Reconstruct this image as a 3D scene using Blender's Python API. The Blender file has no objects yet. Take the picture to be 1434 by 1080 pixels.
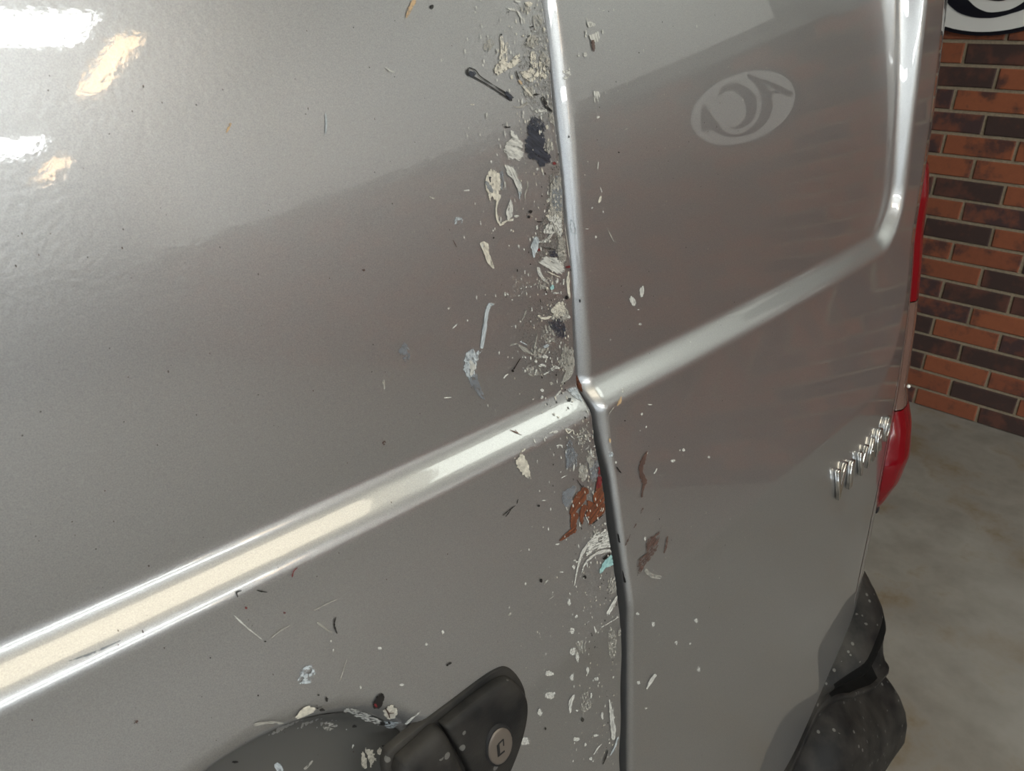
import bpy, bmesh, math, random
import numpy as np
from mathutils import Vector, Matrix
random.seed(7); np.random.seed(7)
sc = bpy.context.scene
COL = sc.collection

# ------------------------------------------------------------------ camera, world, exposure
F_PX = 1080.0
PITCH, YAW = math.radians(25.9), math.radians(45)
cam_d = bpy.data.cameras.new('camera'); cam = bpy.data.objects.new('camera', cam_d); COL.objects.link(cam)
cam.location = (0, -0.4, 1.45)
cam.rotation_euler = (math.pi/2 - PITCH, 0, -YAW)
cam_d.sensor_fit = 'HORIZONTAL'; cam_d.sensor_width = 36.0; cam_d.lens = 36.0*F_PX/1434.0
cam_d.clip_start = 0.01; cam_d.clip_end = 200
cam_d.dof.use_dof = True; cam_d.dof.focus_distance = 0.78; cam_d.dof.aperture_fstop = 20.0
sc.camera = cam
w = bpy.data.worlds.new('world'); sc.world = w; w.use_nodes = True
w.node_tree.nodes['Background'].inputs[0].default_value = (0.75, 0.85, 1, 1)
w.node_tree.nodes['Background'].inputs[1].default_value = 0.6
sc.view_settings.view_transform = 'Standard'; sc.view_settings.look = 'None'
sc.view_settings.exposure = 0.17; sc.view_settings.gamma = 1.0
sc.view_settings.use_curve_mapping = False

CEIL = 3.4
WX = 3.165            # inner face of the right-hand brick wall
E_WHITE, E_WARM, E_DAY = 18.5, 11.5, 1.15     # strength of white battens, warm tubes, daylight opening

# ------------------------------------------------------------------ helpers
class NT:
    def __init__(s, name):
        s.m = bpy.data.materials.new(name); s.m.use_nodes = True
        s.t = s.m.node_tree; s.n = s.t.nodes; s.l = s.t.links
        s.b = s.n['Principled BSDF']
    def node(s, typ, **kw):
        o = s.n.new(typ)
        for k, v in kw.items():
            if k in o.inputs.keys(): o.inputs[k].default_value = v
            else: setattr(o, k, v)
        return o
    def link(s, a, b): s.l.new(a, b)
    def set(s, **kw):
        for k, v in kw.items(): s.b.inputs[k.replace('_', ' ')].default_value = v
    def noise(s, scale, detail=2, rough=.5, vec=None):
        o = s.n.new('ShaderNodeTexNoise'); o.inputs['Scale'].default_value = scale
        o.inputs['Detail'].default_value = detail; o.inputs['Roughness'].default_value = rough
        if vec is not None: s.link(vec, o.inputs['Vector'])
        return o
    def ramp(s, fac, stops):
        o = s.n.new('ShaderNodeValToRGB'); cr = o.color_ramp
        while len(cr.elements) < len(stops): cr.elements.new(.5)
        for e, (p, c) in zip(cr.elements, stops):
            e.position = p; e.color = (*c, 1) if len(c) == 3 else c
        s.link(fac, o.inputs[0]); return o
    def mix(s, fac, a, b):
        o = s.n.new('ShaderNodeMix'); o.data_type = 'RGBA'
        for v, i in ((fac, 0), (a, 6), (b, 7)):
            if hasattr(v, 'is_linked') or hasattr(v, 'links'): s.link(v, o.inputs[i])
            else: o.inputs[i].default_value = v if i == 0 else (*v, 1)
        return o.outputs[2]
    def math(s, op, a, b=None, clamp=False):
        o = s.n.new('ShaderNodeMath'); o.operation = op; o.use_clamp = clamp
        for v, i in ((a, 0), (b, 1)):
            if v is None: continue
            if hasattr(v, 'links'): s.link(v, o.inputs[i])
            else: o.inputs[i].default_value = v
        return o.outputs[0]
    def bump(s, h, strength, dist=.001):
        o = s.n.new('ShaderNodeBump'); o.inputs['Strength'].default_value = strength
        o.inputs['Distance'].default_value = dist
        s.link(h, o.inputs['Height']); s.link(o.outputs[0], s.b.inputs['Normal']); return o
    def geo(s): return s.n.new('ShaderNodeNewGeometry').outputs['Position']

def srgb(r, g, b):
    f = lambda c: (c/255/12.92) if c/255 <= .04045 else ((c/255+.055)/1.055)**2.4
    return (f(r), f(g), f(b))

def mesh_obj(name, verts, faces, mat, parent=None, smooth=False):
    me = bpy.data.meshes.new(name)
    me.from_pydata([tuple(map(float, v)) for v in verts], [], faces)
    me.update()
    if smooth: me.polygons.foreach_set('use_smooth', [True]*len(me.polygons))
    if mat: me.materials.append(mat)
    o = bpy.data.objects.new(name, me); COL.objects.link(o)
    if parent: o.parent = parent
    return o

def bm_obj(name, bm, mat, parent=None, smooth=False):
    me = bpy.data.meshes.new(name); bm.to_mesh(me); bm.free()
    if smooth: me.polygons.foreach_set('use_smooth', [True]*len(me.polygons))
    if mat: me.materials.append(mat)
    o = bpy.data.objects.new(name, me); COL.objects.link(o)
    if parent: o.parent = parent
    return o

def box_bm(lo, hi, bevel=0, seg=1):
    bm = bmesh.new(); bmesh.ops.create_cube(bm, size=1)
    lo, hi = Vector(lo), Vector(hi)
    for v in bm.verts:
        v.co = Vector([lo[i] + (v.co[i]+.5)*(hi[i]-lo[i]) for i in range(3)])
    if bevel: bmesh.ops.bevel(bm, geom=bm.edges[:], offset=bevel, segments=seg, affect='EDGES', profile=.5)
    return bm

def box(name, lo, hi, mat, parent=None, bevel=0):
    return bm_obj(name, box_bm(lo, hi, bevel), mat, parent)

def empty(name, loc=(0, 0, 0)):
    o = bpy.data.objects.new(name, None); o.empty_display_size = .1; COL.objects.link(o); o.location = loc; return o

def tag(o, label=None, cat=None, group=None, kind=None):
    if label: o['label'] = label
    if cat: o['category'] = cat
    if group: o['group'] = group
    if kind: o['kind'] = kind
    return o

def prism(name, pts2, to3, depth, mat, parent=None, bevel=0):
    """extrude the outline pts2 (local 2-D) ; to3(u, v, d) gives the world point, d = height above the base"""
    bm = bmesh.new()
    n = len(pts2)
    a = [bm.verts.new(to3(u, v, 0)) for u, v in pts2]
    b = [bm.verts.new(to3(u, v, depth)) for u, v in pts2]
    bm.faces.new(b); bm.faces.new(a[::-1])
    for i in range(n): bm.faces.new((a[i], a[(i+1) % n], b[(i+1) % n], b[i]))
    bmesh.ops.recalc_face_normals(bm, faces=bm.faces[:])
    return bm_obj(name, bm, mat, parent)

# ------------------------------------------------------------------ materials
def mat_plain(name, col, rough=.5, metal=0, coat=0, spec=.5):
    t = NT(name); t.set(Base_Color=(*col, 1), Roughness=rough, Metallic=metal)
    t.b.inputs['Coat Weight'].default_value = coat; t.b.inputs['Coat Roughness'].default_value = .05
    t.b.inputs['Specular IOR Level'].default_value = spec
    return t.m

def mat_emit(name, col, s):
    t = NT(name); t.set(Base_Color=(.8, .8, .8, 1)); t.b.inputs['Emission Color'].default_value = (*col, 1)
    t.b.inputs['Emission Strength'].default_value = s; return t.m

def mat_van_paint(name='silver_metallic_paint', coat_rough=.004, peel_base=.07, peel_coat=.002):
    t = NT(name); g = t.geo()
    fl = t.noise(1400, 1, .5, g)                       # metal flake
    big = t.noise(3.0, 3, .5, g)
    c = t.ramp(fl.outputs[0], [(.3, (.33, .332, .336)), (.7, (.41, .412, .416))])
    pits = t.n.new('ShaderNodeTexVoronoi'); pits.inputs['Scale'].default_value = 70; t.link(g, pits.inputs['Vector'])
    pm = t.math('LESS_THAN', pits.outputs['Distance'], .035)
    pn = t.math('GREATER_THAN', t.noise(9, 2, .5, g).outputs[0], .56)
    cc = t.mix(t.math('MULTIPLY', t.math('MULTIPLY', pm, pn), .75), c.outputs[0], (.03, .025, .02))
    t.link(cc, t.b.inputs['Base Color'])
    t.set(Metallic=.83)
    t.link(t.math('ADD', t.math('MULTIPLY', big.outputs[0], .08), .31), t.b.inputs['Roughness'])
    t.b.inputs['Coat Weight'].default_value = 1.0; t.b.inputs['Coat Roughness'].default_value = coat_rough
    t.b.inputs['Coat IOR'].default_value = 1.62
    peel = t.noise(260, 2, .5, g)
    b = t.bump(peel.outputs[0], peel_base, .0006)
    b2 = t.n.new('ShaderNodeBump'); b2.inputs['Strength'].default_value = peel_coat; b2.inputs['Distance'].default_value = .0006
    t.link(peel.outputs[0], b2.inputs['Height']); t.link(b2.outputs[0], t.b.inputs['Coat Normal'])
    return t.m

def mat_paint_mark(name, c1, c2, rough=.45, opac=1.0):
    """dried paint film: ragged, streaky coverage from the attributes cov / edge and streak-aligned UV"""
    t = NT(name); uv = t.n.new('ShaderNodeUVMap').outputs[0]
    a_c = t.n.new('ShaderNodeAttribute'); a_c.attribute_name = 'cov'
    a_e = t.n.new('ShaderNodeAttribute'); a_e.attribute_name = 'edge'
    n1 = t.noise(1.0, 4, .65, uv); n2 = t.noise(.35, 3, .6, t.geo_mm())
    t.link(t.mix(t.ramp(n1.outputs[0], [(.38, (0, 0, 0)), (.62, (1, 1, 1))]).outputs[0], c1, c2), t.b.inputs['Base Color'])
    nn = t.math('ADD', t.math('MULTIPLY', n1.outputs[0], 1.15), t.math('SUBTRACT', t.math('MULTIPLY', n2.outputs[0], .65), .40))
    e = t.math('MULTIPLY', a_e.outputs['Fac'], 3.4, True)
    thr = t.math('ADD', t.math('MULTIPLY', t.math('MULTIPLY', a_c.outputs['Fac'], e), .60), .20)
    al = t.math('ADD', t.math('MULTIPLY', t.math('SUBTRACT', thr, nn), 9), .5, True)
    t.link(t.math('MULTIPLY', al, opac), t.b.inputs['Alpha'])
    t.set(Roughness=rough)
    t.bump(n1.outputs[0], .35, .0005)
    return t.m
def _geo_mm(s):
    o = s.n.new('ShaderNodeVectorMath'); o.operation = 'SCALE'; o.inputs['Scale'].default_value = 1000
    s.link(s.geo(), o.inputs[0]); return o.outputs[0]
NT.geo_mm = _geo_mm

def mat_brick(name, base, alt, dark, amount):
    t = NT(name)
    oi = t.n.new('ShaderNodeObjectInfo'); tc = t.n.new('ShaderNodeTexCoord')
    g = t.geo()
    n1 = t.noise(9, 3, .6, g); n2 = t.noise(60, 4, .7, g)
    c = t.mix(t.math('MULTIPLY', oi.outputs['Random'], .9), base, alt)
    k = t.ramp(t.math('ADD', n1.outputs[0], t.math('MULTIPLY', n2.outputs[0], .35)), [(amount, (1, 1, 1)), (min(1, amount+.16), (0, 0, 0))])
    c = t.mix(k.outputs[0], c, dark)
    c = t.mix(t.math('MULTIPLY', n2.outputs[0], .35), c, (.02, .012, .01))
    t.link(c, t.b.inputs['Base Color']); t.set(Roughness=.85)
    t.bump(n2.outputs[0], .5, .002)
    return t.m

M = {}
M['paint'] = mat_van_paint()
M['paint_dull'] = mat_van_paint('duller_silver_paint', .034, .18, .035)
M['rubber'] = mat_plain('black_rubber', (.006, .006, .007), .7)
M['dark_inside'] = mat_plain('dark_inside', (.01, .01, .011), .9)

def mat_black_plastic(name, base, dust_amt):
    t = NT(name); g = t.geo()
    n = t.noise(14, 4, .6, g); f = t.noise(500, 2, .6, g)
    d = t.ramp(n.outputs[0], [(.40, (0, 0, 0)), (.75, (1, 1, 1))])
    v = t.n.new('ShaderNodeTexVoronoi'); v.inputs['Scale'].default_value = 55; t.link(g, v.inputs['Vector'])
    sp = t.math('LESS_THAN', v.outputs['Distance'], .17)
    sp = t.math('MULTIPLY', sp, t.math('GREATER_THAN', t.noise(30, 2, .5, g).outputs[0], .5))
    c = t.mix(t.math('MULTIPLY', d.outputs[0], dust_amt), base, (.16, .145, .125))
    c = t.mix(t.math('MULTIPLY', sp, dust_amt*1.1, True), c, (.36, .35, .33))
    t.link(c, t.b.inputs['Base Color']); t.set(Roughness=.55); t.b.inputs['Specular IOR Level'].default_value = .24
    t.bump(f.outputs[0], .25, .0008); return t.m
M['bumper'] = mat_black_plastic('black_bumper_plastic', (.005, .005, .0055), .22)
M['handle'] = mat_black_plastic('black_handle_plastic', (.009, .009, .0095), .24)
M['recess_shade'] = mat_plain('painted_recess_shade', (.115, .113, .108), .46, .5, 0, .3)  # dark tone stands for shade inside the finger recess
M['lock'] = mat_plain('worn_lock_metal', (.17, .145, .125), .5, .5)
M['chrome'] = mat_plain('chrome', (.75, .75, .74), .08, 1)
M['red_lens'] = mat_plain('red_lens', (.14, .0012, .005), .16, 0, .25, .25)
M['clear_lens'] = mat_plain('smoky_pink_lens', (.12, .075, .062), .12, 0, 1)
M['white_dot'] = mat_plain('white_dot', (.8, .78, .75), .2)

def mat_concrete():
    t = NT('concrete'); g = t.geo()
    n1 = t.noise(1.6, 5, .6, g); n2 = t.noise(9, 4, .6, g); n3 = t.noise(4.5, 5, .65, g); n4 = t.noise(220, 2, .6, g)
    c = t.ramp(n2.outputs[0], [(.3, (.168, .152, .132)), (.7, (.240, .224, .200))])
    c = t.mix(t.ramp(n3.outputs[0], [(.52, (0, 0, 0)), (.66, (.9, .9, .9))]).outputs[0], c.outputs[0], (.150, .112, .068))
    c = t.mix(t.ramp(n1.outputs[0], [(.5, (0, 0, 0)), (.68, (.5, .5, .5))]).outputs[0], c, (.29, .28, .265))
    t.link(c, t.b.inputs['Base Color']); t.set(Roughness=.75)
    t.bump(n4.outputs[0], .2, .001); return t.m
M['concrete'] = mat_concrete()
def mat_mortar():
    t = NT('mortar'); g = t.geo(); n = t.noise(120, 4, .6, g)
    c = t.ramp(n.outputs[0], [(.3, (.25, .20, .14)), (.7, (.37, .30, .21))]); t.link(c.outputs[0], t.b.inputs['Base Color'])
    t.set(Roughness=.95); t.bump(n.outputs[0], .6, .002); return t.m
M['mortar'] = mat_mortar()
M['brick_red'] = mat_brick('red_brick', (.33, .100, .042), (.255, .076, .036), (.095, .038, .030), .50)
M['brick_mix'] = mat_brick('mottled_brick', (.225, .073, .040), (.18, .058, .037), (.066, .034, .034), .66)
M['brick_dark'] = mat_brick('dark_brick', (.135, .050, .034), (.105, .042, .031), (.055, .030, .026), .66)
M['ceiling'] = mat_plain('ceiling_cream', (.78, .765, .73), .8)
M['white_wall'] = mat_plain('white_cladding', (.78, .78, .76), .7)
M['grey_steel'] = mat_plain('grey_steel', (.20, .20, .19), .6)
M['sign_white'] = mat_plain('sign_white', (.72, .71, .69), .4)
M['sign_black'] = mat_plain('sign_black', (.008, .008, .014), .35)
M['e_white'] = mat_emit('white_light', (.95, 1, .99), E_WHITE)
M['e_warm'] = mat_emit('warm_light', (1, .66, .34), E_WARM)
M['e_day'] = mat_emit('daylight_pane', (.76, .88, 1), E_DAY)
M['e_panel'] = mat_emit('warm_panel', (1, .90, .69), 3.5)
M['e_fill'] = mat_emit('cool_fill_panel', (.94, 1, .91), 4.2)
M['housing'] = mat_plain('lamp_housing', (.7, .7, .7), .5)

# ------------------------------------------------------------------ room shell
def struct(name, lo, hi, mat, label=None):
    o = box(name, lo, hi, mat); tag(o, label, None, None, 'structure'); return o
RX0, RX1, RY0, RY1 = -5.0, WX, -13.0, 6.0
struct('floor', (RX0-.2, RY0-.2, -.2), (RX1+.3, RY1+.2, 0), M['concrete'], 'grey stained concrete floor')
struct('ceiling', (RX0-.2, RY0-.2, CEIL), (RX1+.3, RY1+.2, CEIL+.2), M['ceiling'], 'cream ceiling')
struct('wall_back', (RX0-.2, RY0-.2, 2.1), (RX1+.3, RY0, CEIL), M['white_wall'], 'white upper wall far behind the photographer')
struct('wall_back', (RX0-.2, RY0-.2, 0), (RX1+.3, RY0, 2.1), M['brick_dark'], 'dark brick lower wall far behind the photographer')
struct('wall_front', (RX0-.2, RY1, 0), (RX1+.3, RY1+.2, CEIL), M['white_wall'], 'white wall beyond the van')
# left wall with a wide daylight opening
DY0, DY1, DZ1 = -11.0, -2.2, 3.0
struct('wall_left', (RX0-.2, RY0, 0), (RX0, DY0, CEIL), M['white_wall'], 'white wall left of the daylight opening')
o = struct('wall_left', (RX0-.2, DY1, 0), (RX0, RY1, CEIL), M['white_wall'], 'white wall beside the van')
o = struct('wall_left', (RX0-.2, DY0, DZ1), (RX0, DY1, CEIL), M['white_wall'], 'white lintel above the daylight opening')
w2 = struct('added_window', (-4.6, RY0, .6), (-1.2, RY0+.02, 2.9), M['e_day'], 'added tall daylight window in the far wall')  # added window, brightens the sunk panel's right edge and the rolled door edge
for k in range(4):
    box('window_frame', (-4.6+3.4*k/3-.04, RY0+.02, .6), (-4.6+3.4*k/3+.04, RY0+.06, 2.9), M['grey_steel'], w2)
win = struct('window_1', (RX0-.15, DY0, 0), (RX0-.12, DY1, DZ1), M['e_day'], 'wide daylight opening on the left')
for k in range(5):
    yy = DY0 + (DY1-DY0)*k/4
    box('window_frame', (RX0-.12, yy-.04, 0), (RX0-.04, yy+.04, DZ1), M['grey_steel'], win)
# right wall: bricks on mortar, steel rail and cladding above
BRTOP = .0755*24 - .003
wr = struct('wall_right', (WX, RY0, 0), (WX+.3, RY1, BRTOP), M['mortar'], 'red brick wall with pale mortar beside the van')
struct('trim_1', (WX-.02, RY0, BRTOP), (WX+.3, RY1, BRTOP+.09), M['grey_steel'], 'grey rail on top of the brickwork')
struct('wall_right_upper', (WX, RY0, BRTOP+.09), (WX+.3, -.80, CEIL), M['white_wall'], 'white cladding above the brickwork')
struct('wall_right_upper', (WX, -.80, BRTOP+.09), (WX+.3, RY1, CEIL), M['grey_steel'], 'grey cladding above the brickwork')
BL, BH, PRO = .234, .0755, .006
def brick_mesh(seed, mat):
    rnd = random.Random(seed)
    bm = box_bm((0, -(BL-.011)/2, -(BH-.0115)/2), (.03, (BL-.011)/2, (BH-.0115)/2))
    bmesh.ops.delete(bm, geom=[f for f in bm.faces if f.calc_center_median().x > .029], context='FACES')
    for v in bm.verts: v.co += Vector((0, rnd.uniform(-.0012, .0012), rnd.uniform(-.001, .001)))
    es = [e for e in bm.edges if all(v.co.x < .01 for v in e.verts)]
    bmesh.ops.bevel(bm, geom=es, offset=.003, segments=1, affect='EDGES')
    me = bpy.data.meshes.new('brick'); bm.to_mesh(me); bm.free(); me.materials.append(mat); return me
BM = {k: [brick_mesh(i*3+j, M[k]) for j in range(4)] for i, k in enumerate(('brick_red', 'brick_mix', 'brick_dark'))}
# tone of the bricks seen directly in the photo: row -> [(y centre, tone)]
TONE = {17: [(.66, 'r'), (.43, 'd')], 16: [(.55, 'd'), (.31, 'r')], 15: [(.66, 'm'), (.43, 'r')], 14: [(.55, 'm'), (.31, 'd')],
        13: [(.66, 'm'), (.43, 'r'), (.2, 'r')], 12: [(.55, 'r'), (.31, 'r')], 11: [(.43, 'd'), (.2, 'r')], 10: [(.55, 'r'), (.31, 'm')],
        9: [(.43, 'd'), (.2, 'r')], 8: [(.55, 'r'), (.31, 'r')], 7: [(.43, 'r'), (.2, 'd')], 6: [(.55, 'm'), (.31, 'd'), (.08, 'd')],
        5: [(.43, 'm'), (.2, 'r')], 4: [(.55, 'd'), (.31, 'r'), (.08, 'm')], 3: [(.43, 'd'), (.2, 'd'), (-.04, 'm')],
        2: [(.55, 'd'), (.31, 'r'), (.08, 'r')], 1: [(.43, 'r'), (.2, 'd'), (-.04, 'r')], 0: [(.31, 'r'), (.08, 'd')]}
rest_v, rest_f = [], []
cands = []
for r in range(24):
    ph = .546 if r % 2 else .429
    zc = BH*(r+.5) - .003
    n0 = math.floor((RY0-ph)/BL)+1; n1 = math.floor((RY1-ph)/BL)-1
    for n in range(n0, n1+1):
        yc = ph + (n+.5)*BL
        cands.append((r, yc, zc))
near = [c for c in cands if -1.75 < c[1] < 1.10]
near.sort(key=lambda c: abs(c[1]-.2) if c[1] > -.2 else 1+abs(c[1]))
near = near[:296]; nearset = set(near)
for r, yc, zc in near:
    tone = None
    for ty, tt in TONE.get(r, []):
        if abs(ty-yc) < .06: tone = tt
    if tone is None: tone = random.choice('rrrmmd')
    me = random.choice(BM[{'r': 'brick_red', 'm': 'brick_mix', 'd': 'brick_dark'}[tone]])
    o = bpy.data.objects.new('brick', me); COL.objects.link(o); o.parent = wr
    o.location = (WX - PRO - random.uniform(0, .002), yc, zc)
bmr = bmesh.new()
for r, yc, zc in cands:
    if (r, yc, zc) in nearset: continue
    y0, y1, z0, z1 = yc-(BL-.011)/2, yc+(BL-.011)/2, zc-(BH-.0115)/2, zc+(BH-.0115)/2
    x = WX-PRO; b = len(rest_v)
    rest_v += [(x, y0, z0), (x, y1, z0), (x, y1, z1), (x, y0, z1), (WX+.01, y0, z0), (WX+.01, y1, z0), (WX+.01, y1, z1), (WX+.01, y0, z1)]
    rest_f += [(b, b+3, b+2, b+1), (b, b+1, b+5, b+4), (b+1, b+2, b+6, b+5), (b+2, b+3, b+7, b+6), (b+3, b, b+4, b+7)]
bmr.free()
rb = mesh_obj('brickwork', rest_v, rest_f, M['brick_mix'], wr)
for k in ('brick_red', 'brick_dark'): rb.data.materials.append(M[k])
mi = []
for i in range(len(rest_f)//5): mi += [random.choice((0, 1, 1, 0, 2))]*5
rb.data.polygons.foreach_set('material_index', mi)
tag(rb, None, None, None, 'stuff')

# ceiling lights
def batten(name, lo, hi, em, label):
    t = empty(name, ((lo[0]+hi[0])/2, (lo[1]+hi[1])/2, CEIL))
    def part(n, a, b, m):
        p = box(n, a, b, m); p.parent = t; p.matrix_parent_inverse = Matrix.Translation(-t.location); return p
    part('housing', (lo[0]-.02, lo[1]-.02, CEIL-.05), (hi[0]+.02, hi[1]+.02, CEIL), M['housing'])
    part('diffuser', (lo[0], lo[1], CEIL-.06), (hi[0], hi[1], CEIL-.05), em)
    tag(t, label, 'light', 'lights on the ceiling'); return t
batten('ceiling_light', (-3.2, -4.80, 0), (1.58, -4.22, 0), M['e_white'], 'wide white ceiling light nearest behind the camera, reflected at the top left of the door')
batten('ceiling_light', (-3.2, -8.40, 0), (1.78, -7.6, 0), M['e_white'], 'wide white ceiling light farther back, reflected below the first')
batten('ceiling_light', (1.78, -6.10, 0), (1.96, -4.62, 0), M['e_warm'], 'slim warm ceiling tube reflected beside the upper white light')
batten('ceiling_light', (2.03, -10.3, 0), (2.22, -8.85, 0), M['e_warm'], 'slim warm ceiling tube farther back beside the lower white light')
batten('ceiling_light', (-1.2, -1.75, 0), (1.5, -.85, 0), M['e_panel'], 'wide warm ceiling panel above the photographer, reflected along the bright crease')

batten('ceiling_light', (1.9, -1.75, 0), (3.0, -.85, 0), M['e_fill'], 'added cool white fill panel on the ceiling close to the brick wall')  # added fill panel, brightens the crease, brick wall and right door

# ------------------------------------------------------------------ van rear surface
GX = .494                     # centre of the gap between the rear doors
def Q(s, r):
    s = np.asarray(s, float)
    return np.where(s < -r, 0, np.where(s > r, s, (s+r)**2/(4*r)))
KX = .045
_zb = [0, .4, .5, .7, .9, 1.1, 1.2, 1.3, 1.6, 2.1]; _xb = [1.27, 1.31, 1.33, 1.390, 1.445, 1.50, 1.525, 1.55, 1.565, 1.52]
def XB(z):
    z = np.asarray(z, float)
    return sum(np.interp(z+d, _zb, _xb) for d in (-.09, -.06, -.03, 0, .03, .06, .09))/7
def mirror(x): return GX + np.abs(np.asarray(x, float)-GX)   # the van is symmetrical about the gap
def y_upper(x, z):
    dz = z-1.13; dx = x-.49
    return .0044+.0929*dz+.206*np.minimum(dz, .55)**2+.2266*np.maximum(dz-.55, 0)+KX*dx**2+.03*dx*dz*np.clip((1.35-x)/.3, 0, 1)*np.clip((x+.6)/.4, 0, 1)
def y_outer(x, z):
    dx = x-.49
    y = -.0165+.125*(z-1.112)-.115*Q(1.10-z, .03)+KX*dx**2
    # soft body line: along z = .915, turning up near the corner
    xm = mirror(x)
    R = .16
    ax = xm-(XB(z)-.16-R+.0); az = (.915+R)-z
    d = np.where((ax > 0) & (az > 0), np.hypot(np.maximum(ax, 0), np.maximum(az, 0))-R, np.maximum(ax, az)-R)
    y = y+.16*Q(d, .006)
    return y+.42*Q(xm-XB(z), .12)+np.maximum(z-1.75, 0)**2*.8
XR, ZR, RR = 1.276, 1.132, .075      # right edge, bottom and corner radius of the sunk window panel
STEP_W, STEP_R = .019, .0065
def recess_s(x, z):
    """signed distance outside the sunk panel"""
    xm = mirror(x)
    xr = XR + .05*(z-1.13)
    ax = xm-(xr-RR); az = np.maximum((ZR+RR)-z, z-(1.86-RR))
    return np.where((ax > 0) & (az > 0), np.hypot(np.maximum(ax, 0), np.maximum(az, 0))-RR, np.maximum(ax, az)-RR)
def Y(x, z):
    x = np.asarray(x, float); z = np.asarray(z, float)
    wd = STEP_W+.0*z
    s = recess_s(x, z)+STEP_W/2
    t = (Q(s, STEP_R)-Q(s-wd, STEP_R))/wd
    return y_upper(x, z)*(1-t)+y_outer(x, z)*t
BOWL = (.118, .908, .142, .112, .042)
def Y_left(x, z):
    x = np.asarray(x, float); z = np.asarray(z, float)
    cx, cz, rx, rz, dep = BOWL
    r = np.sqrt(((x-cx)/rx)**2+((z-cz)/rz)**2)
    k = np.clip((1.05-r)/.36, 0, 1); k = k*k*(3-2*k)
    return Y(x, z)+dep*k

def cols(a, b, fine, base=.006, f=.0016):
    """non-uniform coordinates from a to b, step f inside the fine intervals"""
    out = [a]
    while out[-1] < b-1e-6:
        c = out[-1]
        inside = any(lo <= c <= hi for lo, hi in fine)
        out.append(min(b, c+(f if inside else base)))
    return np.array(out)
ZS = cols(.22, 1.92, [(1.095, 1.17), (.895, .935)], .008, .0018)

def sheet(name, X, Yv, Z, mat, parent, flip=False):
    nr, nc = X.shape
    V = np.stack([X, Yv, Z], -1).reshape(-1, 3)
    i = np.arange(nr-1)[:, None]*nc+np.arange(nc-1)[None, :]
    Fq = np.stack([i, i+1, i+nc+1, i+nc], -1).reshape(-1, 4)
    if flip: Fq = Fq[:, ::-1]
    return mesh_obj(name, V.tolist(), Fq.tolist(), mat, parent, True)

van = empty('van', (GX, 0, 0))
tag(van, 'silver panel van with scuffed rear doors seen close up from behind', 'van')
PINV = Matrix.Translation(-van.location)
def put(o, parent=van):
    """keep world coordinates while parenting"""
    o.parent = parent
    if parent is van: o.matrix_parent_inverse = PINV
    return o

def edge_wobble(z):
    return .0012*np.sin(z*31+1)+.0010*np.sin(z*67)+.0018*np.exp(-((z-.90)/.05)**2)

def roll_r(z):               # radius of the right door's rolled edge: broad above the crossing, tight below
    return .0070+.0090*np.clip((np.asarray(z, float)-1.05)/.09, 0, 1)
def Y_right(x, z):
    x = np.asarray(x, float); r = roll_r(z); d = np.clip(GX+.0180-x, 0, r*.995)
    return Y(x, z)+r-np.sqrt(r*r-d*d)
def door(side):
    if side > 0:
        th = np.linspace(math.pi/2, 0, 11)
        cx = cols(GX+.0180, 1.5, [(1.225, 1.32)], .007, .002)
        nb = len(th)+1
        Zg, _ = np.meshgrid(ZS, np.arange(nb+len(cx)-1), indexing='ij')
        Xg = np.zeros_like(Zg); Yo = np.zeros_like(Zg)
        xe = XB(ZS)-.115
        for j, c in enumerate(cx):
            k = nb-1+j
            Xg[:, k] = c if c < 1.22 else 1.22+(c-1.22)*(xe-1.22)/(1.5-1.22)
        for j, a in enumerate(th):
            Xg[:, 1+j] = GX+.0180-roll_r(ZS)*math.sin(a); Yo[:, 1+j] = roll_r(ZS)*(1-math.cos(a))
        Xg[:, 0] = GX+.0180-roll_r(ZS); Yo[:, 0] = roll_r(ZS)+.03
        Yg = Y(Xg, Zg)+Yo
        # rolled outer edge
        Xg = np.hstack([Xg, Xg[:, -1:]+.002, Xg[:, -1:]+.002]); Zg = np.hstack([Zg, Zg[:, -1:], Zg[:, -1:]])
        Yg = np.hstack([Yg, Yg[:, -1:]+.003, Yg[:, -1:]+.03])
        o = sheet('rear_door', Xg, Yg, Zg, M['paint'], None)
    else:
        r = .004; x0 = GX-.0026
        th = np.linspace(0, math.pi/2, 7)
        cx = cols(-.34, x0-r, [(-.06, .27)], .007, .0035)
        nc = len(cx)
        Zg, _ = np.meshgrid(ZS, np.arange(nc+len(th)), indexing='ij')
        Xg = np.zeros_like(Zg); Yo = np.zeros_like(Zg)
        Xg[:, :nc] = cx
        wob = edge_wobble(ZS)
        for j, a in enumerate(th[1:]):
            Xg[:, nc+j] = x0-r+r*math.sin(a); Yo[:, nc+j] = r*(1-math.cos(a))
        Xg[:, nc+6] = x0; Yo[:, nc+6] = r+.025
        fade = np.clip((Xg-(x0-.03))/.03, 0, 1)
        Xg = Xg+fade*(wob[:, None]-.001)
        Yg = Y_left(Xg, Zg)+Yo
        o = sheet('rear_door', Xg, Yg, Zg, M['paint_dull'], None)
    return put(o)
ld = door(-1); tag(ld, 'left rear door, paint-spattered along its edge')
rd = door(1); tag(rd, 'right rear door with badge and fewer scuffs')
put(box('door_seal', (GX-.03, .075, .25), (GX+.035, .10, 1.9), M['rubber']))

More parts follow.
